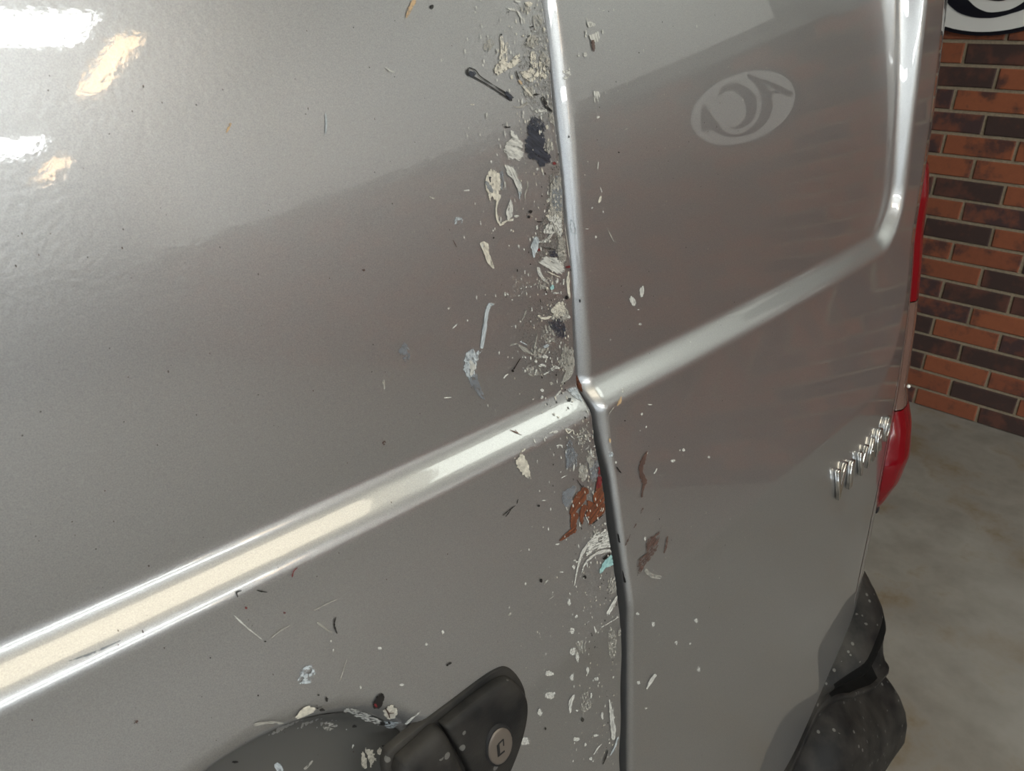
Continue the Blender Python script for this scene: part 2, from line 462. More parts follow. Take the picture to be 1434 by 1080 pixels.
# body corner pillar + side + roof + far side, one shell
def body_shell():
    zs = np.linspace(.15, 1.95, 120)
    a = np.linspace(-.110, .13, 26)
    xe = XB(zs)
    nc = len(a)+8+2
    X = np.zeros((len(zs), nc)); Yg = np.zeros_like(X); Z = np.repeat(zs[:, None], nc, 1)
    X[:, 0] = xe-.110; Yg[:, 0] = Y(xe-.110, zs)
    for j, t in enumerate(a):
        X[:, 1+j] = xe+t; Yg[:, 1+j] = Y(xe+t, zs)
    xl, yl = X[:, len(a)], Yg[:, len(a)]
    for j in range(8):
        th = (j+1)/8*math.radians(62)
        X[:, len(a)+1+j] = xl+.13*(math.sin(math.radians(28)+th)-math.sin(math.radians(28)))
        Yg[:, len(a)+1+j] = yl+.13*(math.cos(math.radians(28))-math.cos(math.radians(28)+th))
    X[:, -1] = X[:, -2]; Yg[:, -1] = 3.8
    return X, Yg, Z
X, Yg, Z = body_shell()
put(sheet('body_side', X, Yg, Z, M['paint'], None))
put(sheet('body_side', 2*GX-X, Yg, Z, M['paint'], None, True))
xw = float(X[-1, -1])
put(box('roof', (2*GX-xw+.05, .16, 1.95), (xw-.05, 3.8, 1.99), M['paint'], None, .015))
put(box('interior', (2*GX-xw+.25, .30, .3), (xw-.25, 3.7, 1.9), M['dark_inside']))
put(box('front_panel', (2*GX-xw+.02, 3.7, .2), (xw-.02, 3.8, 1.95), M['paint']))

# ------------------------------------------------------------------ pixel -> point on the doors (for scuffs seen in the photo)
cp, sp_, cyw, syw = math.cos(PITCH), math.sin(PITCH), math.cos(YAW), math.sin(YAW)
CAM = np.array([0, -.4, 1.45])
VR = np.array([cyw, -syw, 0]); VF = np.array([syw*cp, cyw*cp, -sp_]); VU = np.array([syw*sp_, cyw*sp_, cp])
def ray(u, v): return VF+VR*((u-717)/F_PX)-VU*((v-540)/F_PX)
def on_door(u, v, fn=Y_left):
    d = ray(u, v)
    ts = np.linspace(.25, 2.6, 700); P = CAM+d*ts[:, None]
    g = P[:, 1]-fn(P[:, 0], P[:, 2])
    i = int(np.argmax(g > 0))
    if i == 0: i = 1
    t = ts[i-1]-(ts[i]-ts[i-1])*g[i-1]/(g[i]-g[i-1])
    p = CAM+d*t
    return p[0], p[2]

def P3(x, z, h=0.0, fn=Y): return (float(x), float(fn(x, z))-h, float(z))

def catmull(pts, n=6):
    pts = [np.array(p, float) for p in pts]
    if len(pts) < 3:
        return [pts[0]+(pts[-1]-pts[0])*t for t in np.linspace(0, 1, n+1)]
    out = []
    ext = [2*pts[0]-pts[1]]+pts+[2*pts[-1]-pts[-2]]
    for i in range(1, len(ext)-2):
        p0, p1, p2, p3 = ext[i-1:i+3]
        for t in np.linspace(0, 1, n, endpoint=False):
            out.append(.5*((2*p1)+(-p0+p2)*t+(2*p0-5*p1+4*p2-p3)*t*t+(-p0+3*p1-3*p2+p3)*t**3))
    out.append(pts[-1]); return out

def ribbon_outline(pts, widths, n=6):
    c = catmull(pts, n); k = len(c)
    ws = np.interp(np.linspace(0, 1, k), np.linspace(0, 1, len(widths)), widths)
    L, Rr = [], []
    for i in range(k):
        d = c[min(i+1, k-1)]-c[max(i-1, 0)]; d = d/(np.linalg.norm(d)+1e-9)
        nn = np.array([-d[1], d[0]])*ws[i]/2
        L.append(tuple(c[i]+nn)); Rr.append(tuple(c[i]-nn))
    return L+Rr[::-1]

# ------------------------------------------------------------------ oval wall signs
def oval_sign(yc, zc, a, b, label):
    t = empty('wall_sign', (WX-.008, yc, zc))
    to3 = lambda off: (lambda u, v, d: (-off-d, -u*a, v*b))
    el = [(math.cos(i/64*2*math.pi), math.sin(i/64*2*math.pi)) for i in range(64)]
    prism('border', [(u*1.045, v*1.06) for u, v in el], to3(0), .016, M['sign_black'], t)
    prism('panel', [(u, v) for u, v in el], to3(.010), .012, M['sign_white'], t)
    strokes = [
        ([(.34, .56), (.2, .72), (.0, .66), (-.17, .35), (-.2, -.02), (-.1, -.36), (.12, -.50), (.28, -.42)], [.05, .16, .2, .21, .2, .17, .1, .03]),
        ([(-.28, .86), (-.44, .5), (-.5, .08), (-.42, -.35), (-.22, -.64), (.02, -.75), (.25, -.70), (.42, -.56), (.54, -.3), (.62, .05), (.66, .48)],
         [.05, .14, .19, .21, .18, .09, .06, .10, .15, .13, .05]),
        ([(-.28, .84), (-.6, .42), (-.93, -.08)], [.05, .09, .12]),
        ([(.66, .48), (.72, .1), (.74, -.30)], [.05, .12, .15]),
        ([(-.78, .08), (-.62, .16), (-.48, .12)], [.07, .08, .06]),
        ([(.55, -.2), (.72, -.24)], [.10, .10])]
    for i, (p, ws) in enumerate(strokes):
        prism('letter_stroke', ribbon_outline(p, ws, 6), to3(.021+i*.0004), .003, M['sign_black'], t)
    tag(t, label, 'sign', 'oval signs on the brick wall'); return t
oval_sign(.505, 1.592, .30, .205, 'white oval sign with black lettering high on the brick wall beyond the van')
oval_sign(-1.09, 1.555, .295, .168, 'white oval sign with black lettering on the brick wall, seen mirrored in the right door')

# ------------------------------------------------------------------ tail lamp
lamp_prof = lambda t: np.clip(1-np.abs(2*t-1)**2.6, 0, 1)**.55
_lz = [.600, .625, .665, .71, .76, .80, .83, .985, 1.15, 1.20, 1.22]
_lh = [.000, .016, .032, .040, .034, .022, .016, .017, .018, .012, .0]
_ll = [-.020, -.045, -.068, -.078, -.070, -.060, -.052, -.050, -.046, -.030, -.010]
def lamp_piece(name, z0, z1, mat, extra=0):
    zs = np.linspace(z0, z1, max(6, int((z1-z0)/.008)))
    ts = np.linspace(0, 1, 22)
    h = np.interp(zs, _lz, _lh)[:, None]; l = np.interp(zs, _lz, _ll)[:, None]
    xb = XB(zs)[:, None]
    X = xb+l+(.13-l)*ts[None, :]
    Z = np.repeat(zs[:, None], len(ts), 1)
    sl = (Y(X+.001, Z)-Y(X-.001, Z))/.002
    off = h*lamp_prof(ts)[None, :]+extra-.0005
    nn = np.sqrt(1+sl**2)
    return sheet(name, X+off*sl/nn, Y(X, Z)-off/nn, Z, mat, None)
lamp = lamp_piece('tail_lamp', .802, .983, M['clear_lens'], .001); put(lamp); tag(lamp, 'tall tail lamp on the right corner, smoky middle section')
def sub(o, parent):
    o.parent = parent
    return o
for nm, a, b, lab in (('red_lens', .985, 1.22, 'slim upper red lens'), ('red_lens', .604, .800, 'bulging lower red lens')):
    o = sub(lamp_piece(nm, a, b, M['red_lens'], .001), lamp); tag(o, lab)
def clip_ball(name, c, r, mat, parent, sz=(1, 1, 1)):
    bm = bmesh.new(); bmesh.ops.create_icosphere(bm, subdivisions=2, radius=r)
    for v in bm.verts: v.co = Vector((v.co.x*sz[0]+c[0], v.co.y*sz[1]+c[1], v.co.z*sz[2]+c[2]))
    return sub(bm_obj(name, bm, mat, None, True), parent)
xq = float(XB(.815))-.02
clip_ball('lamp_screw', (xq, float(Y(xq, .836))-.017, .836), .0035, M['white_dot'], lamp)
xq = float(XB(.597))-.015
clip_ball('lamp_clip', (xq, float(Y(xq, .602))-.001, .602), .0045, M['rubber'], lamp, (1, 1, 2.2))

# ------------------------------------------------------------------ chrome badge
badge = put(empty('badge', (0, 0, 0))); tag(badge, 'row of small chrome letters low on the right door')
BZ, BHT = .792, .046
for i, ch in enumerate('VIVARO'):
    cu = bpy.data.curves.new('letter', 'FONT'); cu.body = ch; cu.extrude = .08; cu.bevel_depth = .035; cu.bevel_resolution = 2; cu.resolution_u = 4
    to = bpy.data.objects.new('tmp', cu); COL.objects.link(to)
    bpy.context.view_layer.update()
    me = bpy.data.meshes.new_from_object(to.evaluated_get(bpy.context.evaluated_depsgraph_get()))
    bpy.data.objects.remove(to)
    co = np.array([v.co[:] for v in me.vertices]); lo, hi = co.min(0), co.max(0)
    x0 = 1.008+i*.0455; wd = .037 if ch != 'I' else .013
    if ch == 'I': x0 += .011
    k = 1.22 if i == 0 else 1.0
    out = []
    for c in co:
        u = (c[0]-lo[0])/(hi[0]-lo[0])*wd; v = (c[1]-lo[1])/(hi[1]-lo[1])*BHT*k; d = (c[2]-lo[2])/(hi[2]-lo[2])*.007
        x, z = x0+u, BZ+v
        out.append(P3(x, z, d))
    me.vertices.foreach_set('co', np.array(out).ravel()); me.update()
    me.materials.clear(); me.materials.append(M['chrome'])
    o = bpy.data.objects.new('letter', me); COL.objects.link(o); o.parent = badge
badge.matrix_parent_inverse = PINV

# ------------------------------------------------------------------ rear bumper
def bumper():
    xs = np.concatenate([np.linspace(-.40, .90, 27), np.linspace(.93, 1.385, 40)])
    z0 = lambda x: np.interp(x, [-.4, .85, .97, 1.10, 1.20, 1.31, 1.345, 1.385], [.285, .295, .317, .389, .432, .472, .462, .425])
    zr = lambda x: np.interp(x, [-.4, .85, .97, 1.06, 1.12, 1.20, 1.31, 1.385], [.268, .278, .300, .352, .350, .304, .236, .222])
    sm = lambda f, x: (f(x-.02)+f(x)+f(x+.02)+f(x-.01)+f(x+.01))/5
    a, b = sm(z0, xs), np.minimum(sm(zr, xs), sm(z0, xs)-.012)
    rows = []
    yd = Y(xs, a)
    k = np.clip((xs-1.08)/.25, 0, 1)                # horn weight
    NH = 9
    for i in range(NH):                             # horn / pocket from contact down to the ridge
        t = i/(NH-1)
        z = a+(b-a)*t
        kk = np.clip((xs-1.06)/.10, 0, 1); yy = yd*(1-t)+(-.112*kk+(yd-.004)*(1-kk))*t
        bul = -(.042*np.clip((xs-1.08)/.10, 0, 1)*(1-np.clip((xs-1.30)/.085, 0, 1))+.022*np.clip((xs-1.30)/.085, 0, 1))*math.sin(math.pi*min(1, t*1.25))**.8 if t < .8 else 0
        poc = .035*k*(1-np.clip((xs-1.30)/.06, 0, 1))*np.clip((t-.35)/.3, 0, 1)*(1-np.clip((t-.9)/.1, 0, 1))
        rows.append((xs, yy+bul+poc, z))
    k2 = np.clip((xs-1.06)/.10, 0, 1); mixy = lambda y: (yd-.006)*(1-k2)+y*k2
    rows.append((xs, mixy(-.118), b-.001))           # ridge lip
    rows.append((xs, mixy(-.119), b-.010))
    rows.append((xs, mixy(-.108), b-.018))           # groove under the lip
    rows.append((xs, mixy(-.114), b-.030))
    for dy, dz in ((-.135, .045), (-.155, .065), (-.170, .09), (-.180, .12), (-.184, .16)):
        rows.append((xs, dy+0*xs, np.maximum(b-dz, .06)))
    rows.append((xs, -.180+0*xs, np.minimum(rows[-1][2]-.01, .05+0*xs)))
    rows.append((xs, -.05+0*xs, .05+0*xs))
    X = np.array([r[0] for r in rows]); Yv = np.array([r[1] for r in rows]); Z = np.array([r[2] for r in rows])
    # wrap round the corner to the van side
    ext = []
    R = .075
    for j in range(1, 9):
        th = j/8*math.pi/2*1.0
        ext.append((X[:, -1]+R*math.sin(th)*.55, Yv[:, -1]+R*(1-math.cos(th))*1.4, Z[:, -1]))
    ext.append((ext[-1][0], ext[-1][1]+.6, Z[:, -1]))
    X = np.hstack([X]+[e[0][:, None] for e in ext]); Yv = np.hstack([Yv]+[e[1][:, None] for e in ext]); Z = np.hstack([Z]+[e[2][:, None] for e in ext])
    return X, Yv, Z, NH
X, Yv, Z, NH = bumper()
bp = put(sheet('rear_bumper', X, Yv, Z, M['bumper'], None, True)); tag(bp, 'black plastic rear bumper with raised dusty corner')
bp.data.materials.append(mat_plain('unlit_black_plastic', (.004, .004, .004), .8, 0, 0, .08))  # shade of the corner pocket painted in as duller, dust-free black
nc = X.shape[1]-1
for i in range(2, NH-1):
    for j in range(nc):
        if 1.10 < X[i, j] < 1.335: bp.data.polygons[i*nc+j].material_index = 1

# ------------------------------------------------------------------ door handle, lock
def plate(name, outline, rings, mat, parent, n=72, base=0.0):
    o = catmull([(x-.007, z-.004) for x, z in outline+[outline[0]]], 8)[:-1]
    c = np.mean(o, axis=0); V = []; Fc = []
    k = len(o)
    for ins, h in rings:
        for p in o:
            d = p-c; L = np.linalg.norm(d); q = c+d*max(0.02, (L-ins)/L)
            V.append(P3(q[0], q[1], h+base))
    for r in range(len(rings)-1):
        for i in range(k):
            j = (i+1) % k
            Fc.append((r*k+i, r*k+j, (r+1)*k+j, (r+1)*k+i))
    V.append(P3(c[0], c[1], rings[-1][1]+base)); m = len(V)-1; b = (len(rings)-1)*k
    for i in range(k): Fc.append((b+i, b+(i+1) % k, m))
    ob = mesh_obj(name, V, Fc, mat, None, True)
    bm = bmesh.new(); bm.from_mesh(ob.data); bmesh.ops.recalc_face_normals(bm, faces=bm.faces[:]); bm.to_mesh(ob.data); bm.free()
    return sub(ob, parent)
def recess_shade():  # liner over the silver bowl, painting in its shade
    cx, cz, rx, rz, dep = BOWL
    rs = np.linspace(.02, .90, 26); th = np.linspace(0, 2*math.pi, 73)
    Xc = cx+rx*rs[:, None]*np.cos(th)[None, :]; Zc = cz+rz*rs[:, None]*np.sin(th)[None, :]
    o = sheet('handle_recess_shade', Xc, Y_left(Xc, Zc)-.0005, Zc, M['recess_shade'], None); return sub(o, ld)
tag(recess_shade(), 'finger recess beside the handle, shade painted on as a dark liner')
hout = [(.2235, .9555), (.245, .9575), (.285, .9585), (.330, .9585), (.349, .950), (.3595, .924), (.357, .897), (.343, .868), (.320, .842), (.28, .826), (.25, .822), (.225, .83), (.2175, .87), (.2175, .925), (.2185, .946)]
plate('handle_bezel', hout, [(-.0005, -.004), (0, .0018), (.0012, .0024), (.006, .0024)], M['handle'], ld)
plate('handle_housing', [(.2695, .9525), (.30, .954), (.330, .953), (.345, .945), (.355, .922), (.353, .899), (.340, .872), (.318, .848), (.292, .838), (.290, .862), (.287, .89), (.279, .92)],
      [(0, .003), (.0005, .009), (.003, .0115), (.008, .0122), (.014, .0125)], M['handle'], ld)
plate('handle_grip', [(.2275, .9505), (.245, .9525), (.266, .9525), (.275, .922), (.282, .89), (.2855, .862), (.287, .836), (.258, .828), (.232, .832), (.2225, .86), (.2215, .91), (.2225, .94)],
      [(0, .003), (.0005, .010), (.004, .0135), (.011, .0155), (.02, .016)], M['handle'], ld)
lk = [(.317+.0135*math.cos(t)-.002*math.sin(t), .901+.0195*math.sin(t)) for t in np.linspace(0, 2*math.pi, 14, endpoint=False)]
o = plate('lock_rim', [(.317+(x-.317)*1.14, .901+(z-.901)*1.14) for x, z in lk], [(0, .0115), (.0008, .0138), (.002, .0138)], M['rubber'], ld)
o = plate('lock_barrel', lk, [(0, .0125), (.0005, .0145), (.0015, .0150), (.004, .0152)], M['lock'], ld); tag(o, 'worn brownish lock barrel')
def slot(x0, z0, x1, z1, wd):
    d = np.array([x1-x0, z1-z0]); d /= np.linalg.norm(d); n = np.array([-d[1], d[0]])*wd/2
    q = [(x0+n[0], z0+n[1]), (x1+n[0], z1+n[1]), (x1-n[0], z1-n[1]), (x0-n[0], z0-n[1])]
    bm = bmesh.new(); lo = [bm.verts.new(P3(x-.010, z+.004, .0148)) for x, z in q]; hi = [bm.verts.new(P3(x-.010, z+.004, .0155)) for x, z in q]
    bm.faces.new(hi)
    for i in range(4): bm.faces.new((lo[i], lo[(i+1) % 4], hi[(i+1) % 4], hi[i]))
    bmesh.ops.recalc_face_normals(bm, faces=bm.faces[:])
    sub(bm_obj('keyhole', bm, M['rubber'], None), ld)
slot(.3165, .899, .3165, .886, .0028); slot(.3165, .8865, .323, .8865, .0016); slot(.3165, .899, .3225, .900, .0014); slot(.3225, .900, .3225, .893, .0010)

# ------------------------------------------------------------------ dried paint, scuffs and chips on the doors
def pm(name, c1, c2, rough=.45, opac=.94): M[name] = mat_paint_mark(name+'_paint', srgb(*c1), srgb(*c2), rough, opac)
pm('cream', (212, 207, 194), (168, 164, 154)); pm('white', (208, 208, 203), (160, 160, 157), .5, .88); pm('bluewhite', (190, 198, 204), (142, 150, 156), .5, .85)
pm('pale', (172, 170, 163), (140, 138, 132), .5, .72); pm('bluegrey', (132, 138, 146), (108, 113, 120), .5, .62); pm('navy', (58, 62, 74), (34, 36, 44), .35)
pm('black', (30, 28, 28), (14, 13, 14), .35); pm('rust', (118, 66, 40), (70, 41, 29), .5, .95); pm('teal', (150, 190, 190), (128, 168, 170))
pm('brown', (96, 74, 66), (66, 46, 42), .5, .78); pm('red', (120, 40, 44), (80, 26, 30)); pm('grime', (92, 90, 87), (152, 149, 142), .7, .5)
pm('tan', (190, 160, 120), (170, 150, 125))
DOORS = {0: (ld, Y_left), 1: (rd, Y_right)}
def px_to_xz(pts, fn): return [np.array(on_door(u, v, fn)) for u, v in pts]
FILM = [0]
def film(V2, E, Fc, col, cov, ang_uv, stretch, scale, fn, parent, name='paint_mark'):
    FILM[0] += 1; cov = cov+(.09 if col not in ('grime', 'black', 'brown') else 0)
    h = .0007+.00003*(FILM[0] % 12)
    V2 = np.array(V2)
    if fn is Y_left: V2[:, 0] = np.minimum(V2[:, 0], GX-.0026+edge_wobble(V2[:, 1])-.0038)
    else: V2[:, 0] = np.maximum(V2[:, 0], GX+.0180-roll_r(V2[:, 1])*.97)
    Yv = fn(V2[:, 0], V2[:, 1])-h
    o = mesh_obj(name, np.stack([V2[:, 0], Yv, V2[:, 1]], 1), Fc, M[col], None, True)
    me = o.data
    a = me.attributes.new('cov', 'FLOAT', 'POINT'); a.data.foreach_set('value', np.full(len(V2), cov, 'f'))
    a = me.attributes.new('edge', 'FLOAT', 'POINT'); a.data.foreach_set('value', np.array(E, 'f'))
    uvl = me.uv_layers.new(name='UVMap')
    c, s = math.cos(ang_uv), math.sin(ang_uv)
    U = (V2[:, 0]*c+V2[:, 1]*s)*1000/scale/stretch; W = (-V2[:, 0]*s+V2[:, 1]*c)*1000/scale
    li = np.zeros(len(me.loops), 'i'); me.loops.foreach_get('vertex_index', li)
    uvl.data.foreach_set('uv', np.stack([U[li]+FILM[0]*3.7, W[li]], 1).astype('f').ravel())
    return sub(o, parent)
def blob(col, cov, pts, ang=None, stretch=1.0, scale=2.5, side=0, name='paint_mark'):
    parent, fn = DOORS[side]
    b = px_to_xz(pts, fn)
    b = catmull(b+[b[0]], 6)[:-1]; k = len(b); c = np.mean(b, axis=0)
    b = [c+(p-c)*(1.04+random.gauss(0, .07)) for p in b]
    rs = [1, .8, .55, .25]
    V = [c+(p-c)*r for r in rs for p in b]+[c]; E = [1-r for r in rs for p in b]+[1]
    Fc = []
    for r in range(len(rs)-1):
        for i in range(k):
            j = (i+1) % k; Fc.append((r*k+i, r*k+j, (r+1)*k+j, (r+1)*k+i))
    for i in range(k): Fc.append(((len(rs)-1)*k+i, (len(rs)-1)*k+(i+1) % k, len(V)-1))
    au = 0
    if ang is not None:
        m = np.mean(np.array(pts), axis=0); q = px_to_xz([m, m+6*np.array([math.cos(ang), math.sin(ang)])], fn)
        au = math.atan2(q[1][1]-q[0][1], q[1][0]-q[0][0])
    return film(V, E, Fc, col, cov, au, stretch, scale, fn, parent, name)
def stroke(col, cov, pts, wd, stretch=4.0, scale=2.0, side=0, name='paint_mark'):
    parent, fn = DOORS[side]
    c = catmull(pts, 5); k = len(c); ws = np.interp(np.linspace(0, 1, k), np.linspace(0, 1, len(wd)), wd)
    V, E, Fc = [], [], []
    for i in range(k):
        d = c[min(i+1, k-1)]-c[max(i-1, 0)]; d = d/(np.linalg.norm(d)+1e-9); n = np.array([-d[1], d[0]])*ws[i]/2*random.uniform(.8, 1.3)
        ee = min(1, min(i, k-1-i)/2.0+.25)
        for s_, e in ((-1, 0), (-.5, .5), (0, 1), (.5, .5), (1, 0)):
            V.append(c[i]+n*s_); E.append(e*ee)
    V = px_to_xz(V, fn)
    for i in range(k-1):
        for j in range(4): Fc.append((i*5+j, i*5+j+1, i*5+j+6, i*5+j+5))
    d = V[-3]-V[2]
    return film(V, E, Fc, col, cov, math.atan2(d[1], d[0]), stretch, scale, fn, parent, name)
def zoom(x0, y0, s): return lambda *p: [(x0+x/s, y0+y/s) for x, y in p]
def dots(z, s, col, cov, lst, side=0):
    for x, y, rx, ry in lst:
        (cx, cy), = z((x, y))
        a0 = random.random()*6
        blob(col, cov, [(cx+rx/s*math.cos(t)*random.uniform(.75, 1.2), cy+ry/s*math.sin(t)*random.uniform(.75, 1.2)) for t in np.linspace(0, 2*math.pi, 8, endpoint=False)], None, 1, 1.5, side)
rad = math.radians
SA = 4.78
A = zoom(600, 0, SA); B = zoom(600, 200, SA); Cz = zoom(620, 400, SA); D = zoom(680, 600, SA)
Ez = zoom(700, 800, 3.857); Fz = zoom(260, 880, 2.868); Gz = zoom(260, 750, 4.32); PX = zoom(0, 0, 1)

# broad grimy scuffing beside the door edge
blob('grime', .42, A((640, 120), (800, 20), (850, 500), (880, 900), (700, 820), (600, 600), (560, 420)), rad(60), 1.5, 1.6)
blob('grime', .50, B((770, 180), (890, 40), (915, 420), (935, 760), (900, 900), (720, 860), (690, 620), (780, 420)), rad(70), 1.5, 1.4)
blob('grime', .36, Cz((500, 60), (850, 20), (880, 520), (800, 650), (560, 560), (440, 400)), rad(60), 2, 1.3)
blob('grime', .30, Cz((860, 900), (1020, 860), (1050, 1080), (1060, 1400), (900, 1300), (760, 1080)), rad(75), 2, 1.3)
blob('pale', .20, B((540, 880), (700, 860), (690, 980), (560, 1050)), None, 1, 1.0)
# A : top of the left door edge
stroke('black', .95, A((262, 455), (258, 488), (300, 515), (400, 572), (500, 638), (556, 672)), [8/SA, 22/SA, 12/SA, 9/SA, 12/SA, 18/SA], 6, 2)
stroke('black', .9, A((265, 450), (310, 470), (345, 512), (450, 582), (530, 632), (564, 655)), [8/SA, 8/SA, 8/SA, 8/SA, 12/SA, 14/SA], 6, 2)
blob('navy', .75, A((268, 470), (300, 478), (318, 498), (280, 515), (262, 498)))
blob('navy', .7, A((510, 600), (560, 640), (566, 668), (540, 668), (505, 630)), rad(35), 4)
blob('cream', .62, A((415, 470), (460, 400), (500, 400), (540, 420), (600, 350), (622, 385), (600, 435), (540, 465), (450, 512)), rad(20), 1.5, 3)
stroke('cream', .55, A((480, 240), (488, 310), (480, 400)), [28/SA, 22/SA, 34/SA], 1.5, 2)
stroke('cream', .5, A((522, 280), (512, 350), (510, 410)), [20/SA, 28/SA, 34/SA], 1.5, 2)
blob('pale', .5, A((350, 320), (400, 250), (435, 270), (430, 320), (385, 350)), None, 1, 2)
blob('cream', .5, A((595, 490), (660, 450), (700, 455), (748, 495), (710, 552), (640, 545)), None, 1, 3)
stroke('cream', .5, A((700, 345), (695, 400), (705, 455)), [50/SA, 46/SA, 40/SA], 1, 2.5)
blob('pale', .5, A((735, 340), (800, 350), (830, 430), (790, 450), (740, 410)), None, 1, 2.5)
stroke('white', .6, A((525, 58), (580, 70), (612, 110), (622, 165)), [14/SA, 22/SA, 16/SA, 6/SA])
blob('cream', .7, A((640, 15), (665, 5), (695, 25), (680, 48), (650, 40)))
stroke('white', .6, A((575, 5), (610, 14)), [16/SA, 14/SA])
stroke('cream', .7, A((625, 575), (655, 605), (688, 645)), [12/SA, 16/SA, 10/SA]); stroke('black', .7, A((582, 475), (592, 510), (606, 535)), [8/SA, 10/SA, 6/SA]); stroke('tan', .9, A((600, 535), (612, 552), (622, 566)), [14/SA, 18/SA, 8/SA])
stroke('black', .65, A((755, 645), (770, 680), (790, 720), (825, 745)), [24/SA, 36/SA, 20/SA, 16/SA], 2, 1.5)
stroke('pale', .8, A((560, 710), (605, 718), (660, 685)), [8/SA, 14/SA, 30/SA]); blob('white', .45, A((705, 740), (745, 722), (780, 745), (750, 775), (715, 768)), None, 1, 2)
blob('navy', .78, A((700, 790), (758, 850), (800, 975), (822, 1080), (765, 1125), (700, 1080), (632, 1010), (650, 900)), rad(35), 5, 2.4)
blob('navy', .5, A((680, 760), (760, 800), (790, 900), (700, 880), (640, 880)), rad(60), 3, 1.5)
blob('white', .72, A((545, 852), (580, 890), (630, 960), (640, 1050), (600, 1090), (520, 1066), (490, 1000), (515, 950), (540, 920)), rad(25), 4, 2.4)
stroke('black', .7, A((490, 830), (510, 850), (545, 850)), [18/SA, 12/SA, 8/SA]); stroke('white', .6, A((860, 765), (852, 800), (866, 830)), [16/SA, 20/SA, 8/SA])
dots(A, SA, 'black', .8, [(482, 232, 7, 7), (690, 178, 14, 6), (668, 240, 6, 6), (530, 78, 5, 7), (715, 632, 20, 8), (20, 45, 16, 16)])
dots(A, SA, 'cream', .7, [(555, 515, 12, 14), (288, 700, 18, 5), (770, 195, 10, 16), (775, 510, 16, 18), (800, 240, 8, 10), (630, 240, 8, 8), (790, 850, 12, 20)])
blob('pale', .45, A((640, 260), (690, 250), (690, 310), (650, 320)), None, 1, 2)
# A right door
blob('white', .6, A((1050, 145), (1085, 140), (1115, 160), (1110, 175), (1060, 185)), rad(80), 2, 1.6, 1)
blob('white', .68, A((1062, 235), (1110, 215), (1140, 205), (1142, 260), (1125, 290), (1085, 278)), rad(75), 5, 1.6, 1)
stroke('brown', .9, A((1092, 268), (1098, 305), (1102, 345)), [24/SA, 28/SA, 12/SA], 3, 2, 1)
blob('white', .55, A((1095, 600), (1140, 605), (1150, 650), (1130, 690), (1105, 680)), rad(80), 4, 1.6, 1)
dots(A, SA, 'white', .75, [(1162, 210, 7, 16), (1050, 242, 8, 12), (1002, 370, 7, 12), (1045, 365, 14, 20), (1130, 785, 12, 14), (1180, 620, 5, 8), (1050, 218, 6, 20), (1165, 70, 14, 4)], 1)
for p in (A((1330, 535), (1324, 572)), A((1308, 868), (1332, 858)), A((1232, 55), (1236, 78)), A((1055, 115), (1060, 145))): stroke('white', .8, p, [4/SA, 6/SA, 3/SA], side=1)
blob('white', .45, A((890, 480), (930, 450), (958, 465), (955, 500), (910, 540), (885, 510)), None, 1, 2, 1)
dots(A, SA, 'black', .8, [(935, 915, 5, 12), (1405, 353, 5, 5), (1270, 1020, 8, 6)], 1)
# B : middle of the left door edge
blob('cream', .80, B((372, 235), (405, 172), (440, 162), (468, 185), (482, 240), (476, 345), (440, 392), (392, 360), (366, 290)), rad(80), 1.5, 3)
stroke('bluegrey', .8, B((378, 255), (405, 300), (425, 335)), [18/SA, 34/SA, 18/SA]); stroke('navy', .6, B((405, 225), (410, 265)), [18/SA, 12/SA])
stroke('cream', .95, B((470, 345), (455, 400), (448, 450), (458, 515), (480, 553)), [30/SA, 16/SA, 13/SA, 18/SA, 16/SA]); stroke('cream', .85, B((478, 548), (515, 525), (560, 512)), [18/SA, 16/SA, 14/SA])
blob('white', .66, B((505, 470), (535, 385), (555, 375), (562, 440), (558, 505), (520, 520)), rad(80), 3, 2.4)
blob('white', .64, B((492, 135), (540, 140), (590, 190), (622, 270), (624, 365), (600, 340), (560, 245), (520, 210)), rad(62), 6, 2.2)
stroke('bluewhite', .7, B((585, 250), (605, 300), (608, 385)), [30/SA, 30/SA, 8/SA]); stroke('pale', .8, B((655, 255), (660, 290), (642, 345), (642, 388)), [10/SA, 14/SA, 9/SA, 6/SA])
blob('bluegrey', .55, B((470, 170), (500, 190), (490, 310), (475, 310)), rad(80), 3, 2)
blob('bluewhite', .42, B((135, 515), (190, 490), (235, 510), (220, 550), (170, 552)), None, 1, 6)
stroke('white', .9, B((232, 320), (270, 316)), [12/SA, 12/SA]); stroke('pale', .5, B((0, 360), (40, 370)), [30/SA, 22/SA])
stroke('cream', .82, B((345, 668), (372, 690), (385, 745), (408, 800), (432, 840)), [34/SA, 52/SA, 40/SA, 36/SA, 14/SA], 2.5, 3)
dots(B, SA, 'black', .95, [(431, 635, 6, 6), (678, 460, 16, 12), (668, 495, 8, 12), (735, 528, 24, 6)])
dots(B, SA, 'white', .9, [(597, 690, 8, 13), (418, 125, 9, 12), (440, 575, 5, 10), (725, 175, 12, 10), (722, 565, 8, 18), (420, 1078, 18, 8), (585, 490, 20, 10), (560, 515, 8, 12)])
stroke('brown', .8, B((160, 650), (185, 700)), [5/SA, 7/SA])
blob('pale', .56, B((800, 245), (880, 190), (900, 380), (885, 640), (845, 650), (805, 500), (800, 380)), rad(70), 1.5, 1.8)
blob('bluegrey', .5, B((820, 290), (890, 280), (895, 440), (860, 480), (815, 420)), rad(40), 2, 1.6)
blob('white', .52, B((780, 500), (870, 470), (900, 590), (875, 640), (825, 545)), rad(60), 1.5, 1.6)
blob('bluewhite', .85, B((700, 615), (738, 640), (728, 700), (700, 772), (678, 700)), rad(80), 2, 3)
stroke('white', .8, B((735, 665), (780, 655), (815, 618), (800, 570)), [14/SA, 24/SA, 22/SA, 14/SA])
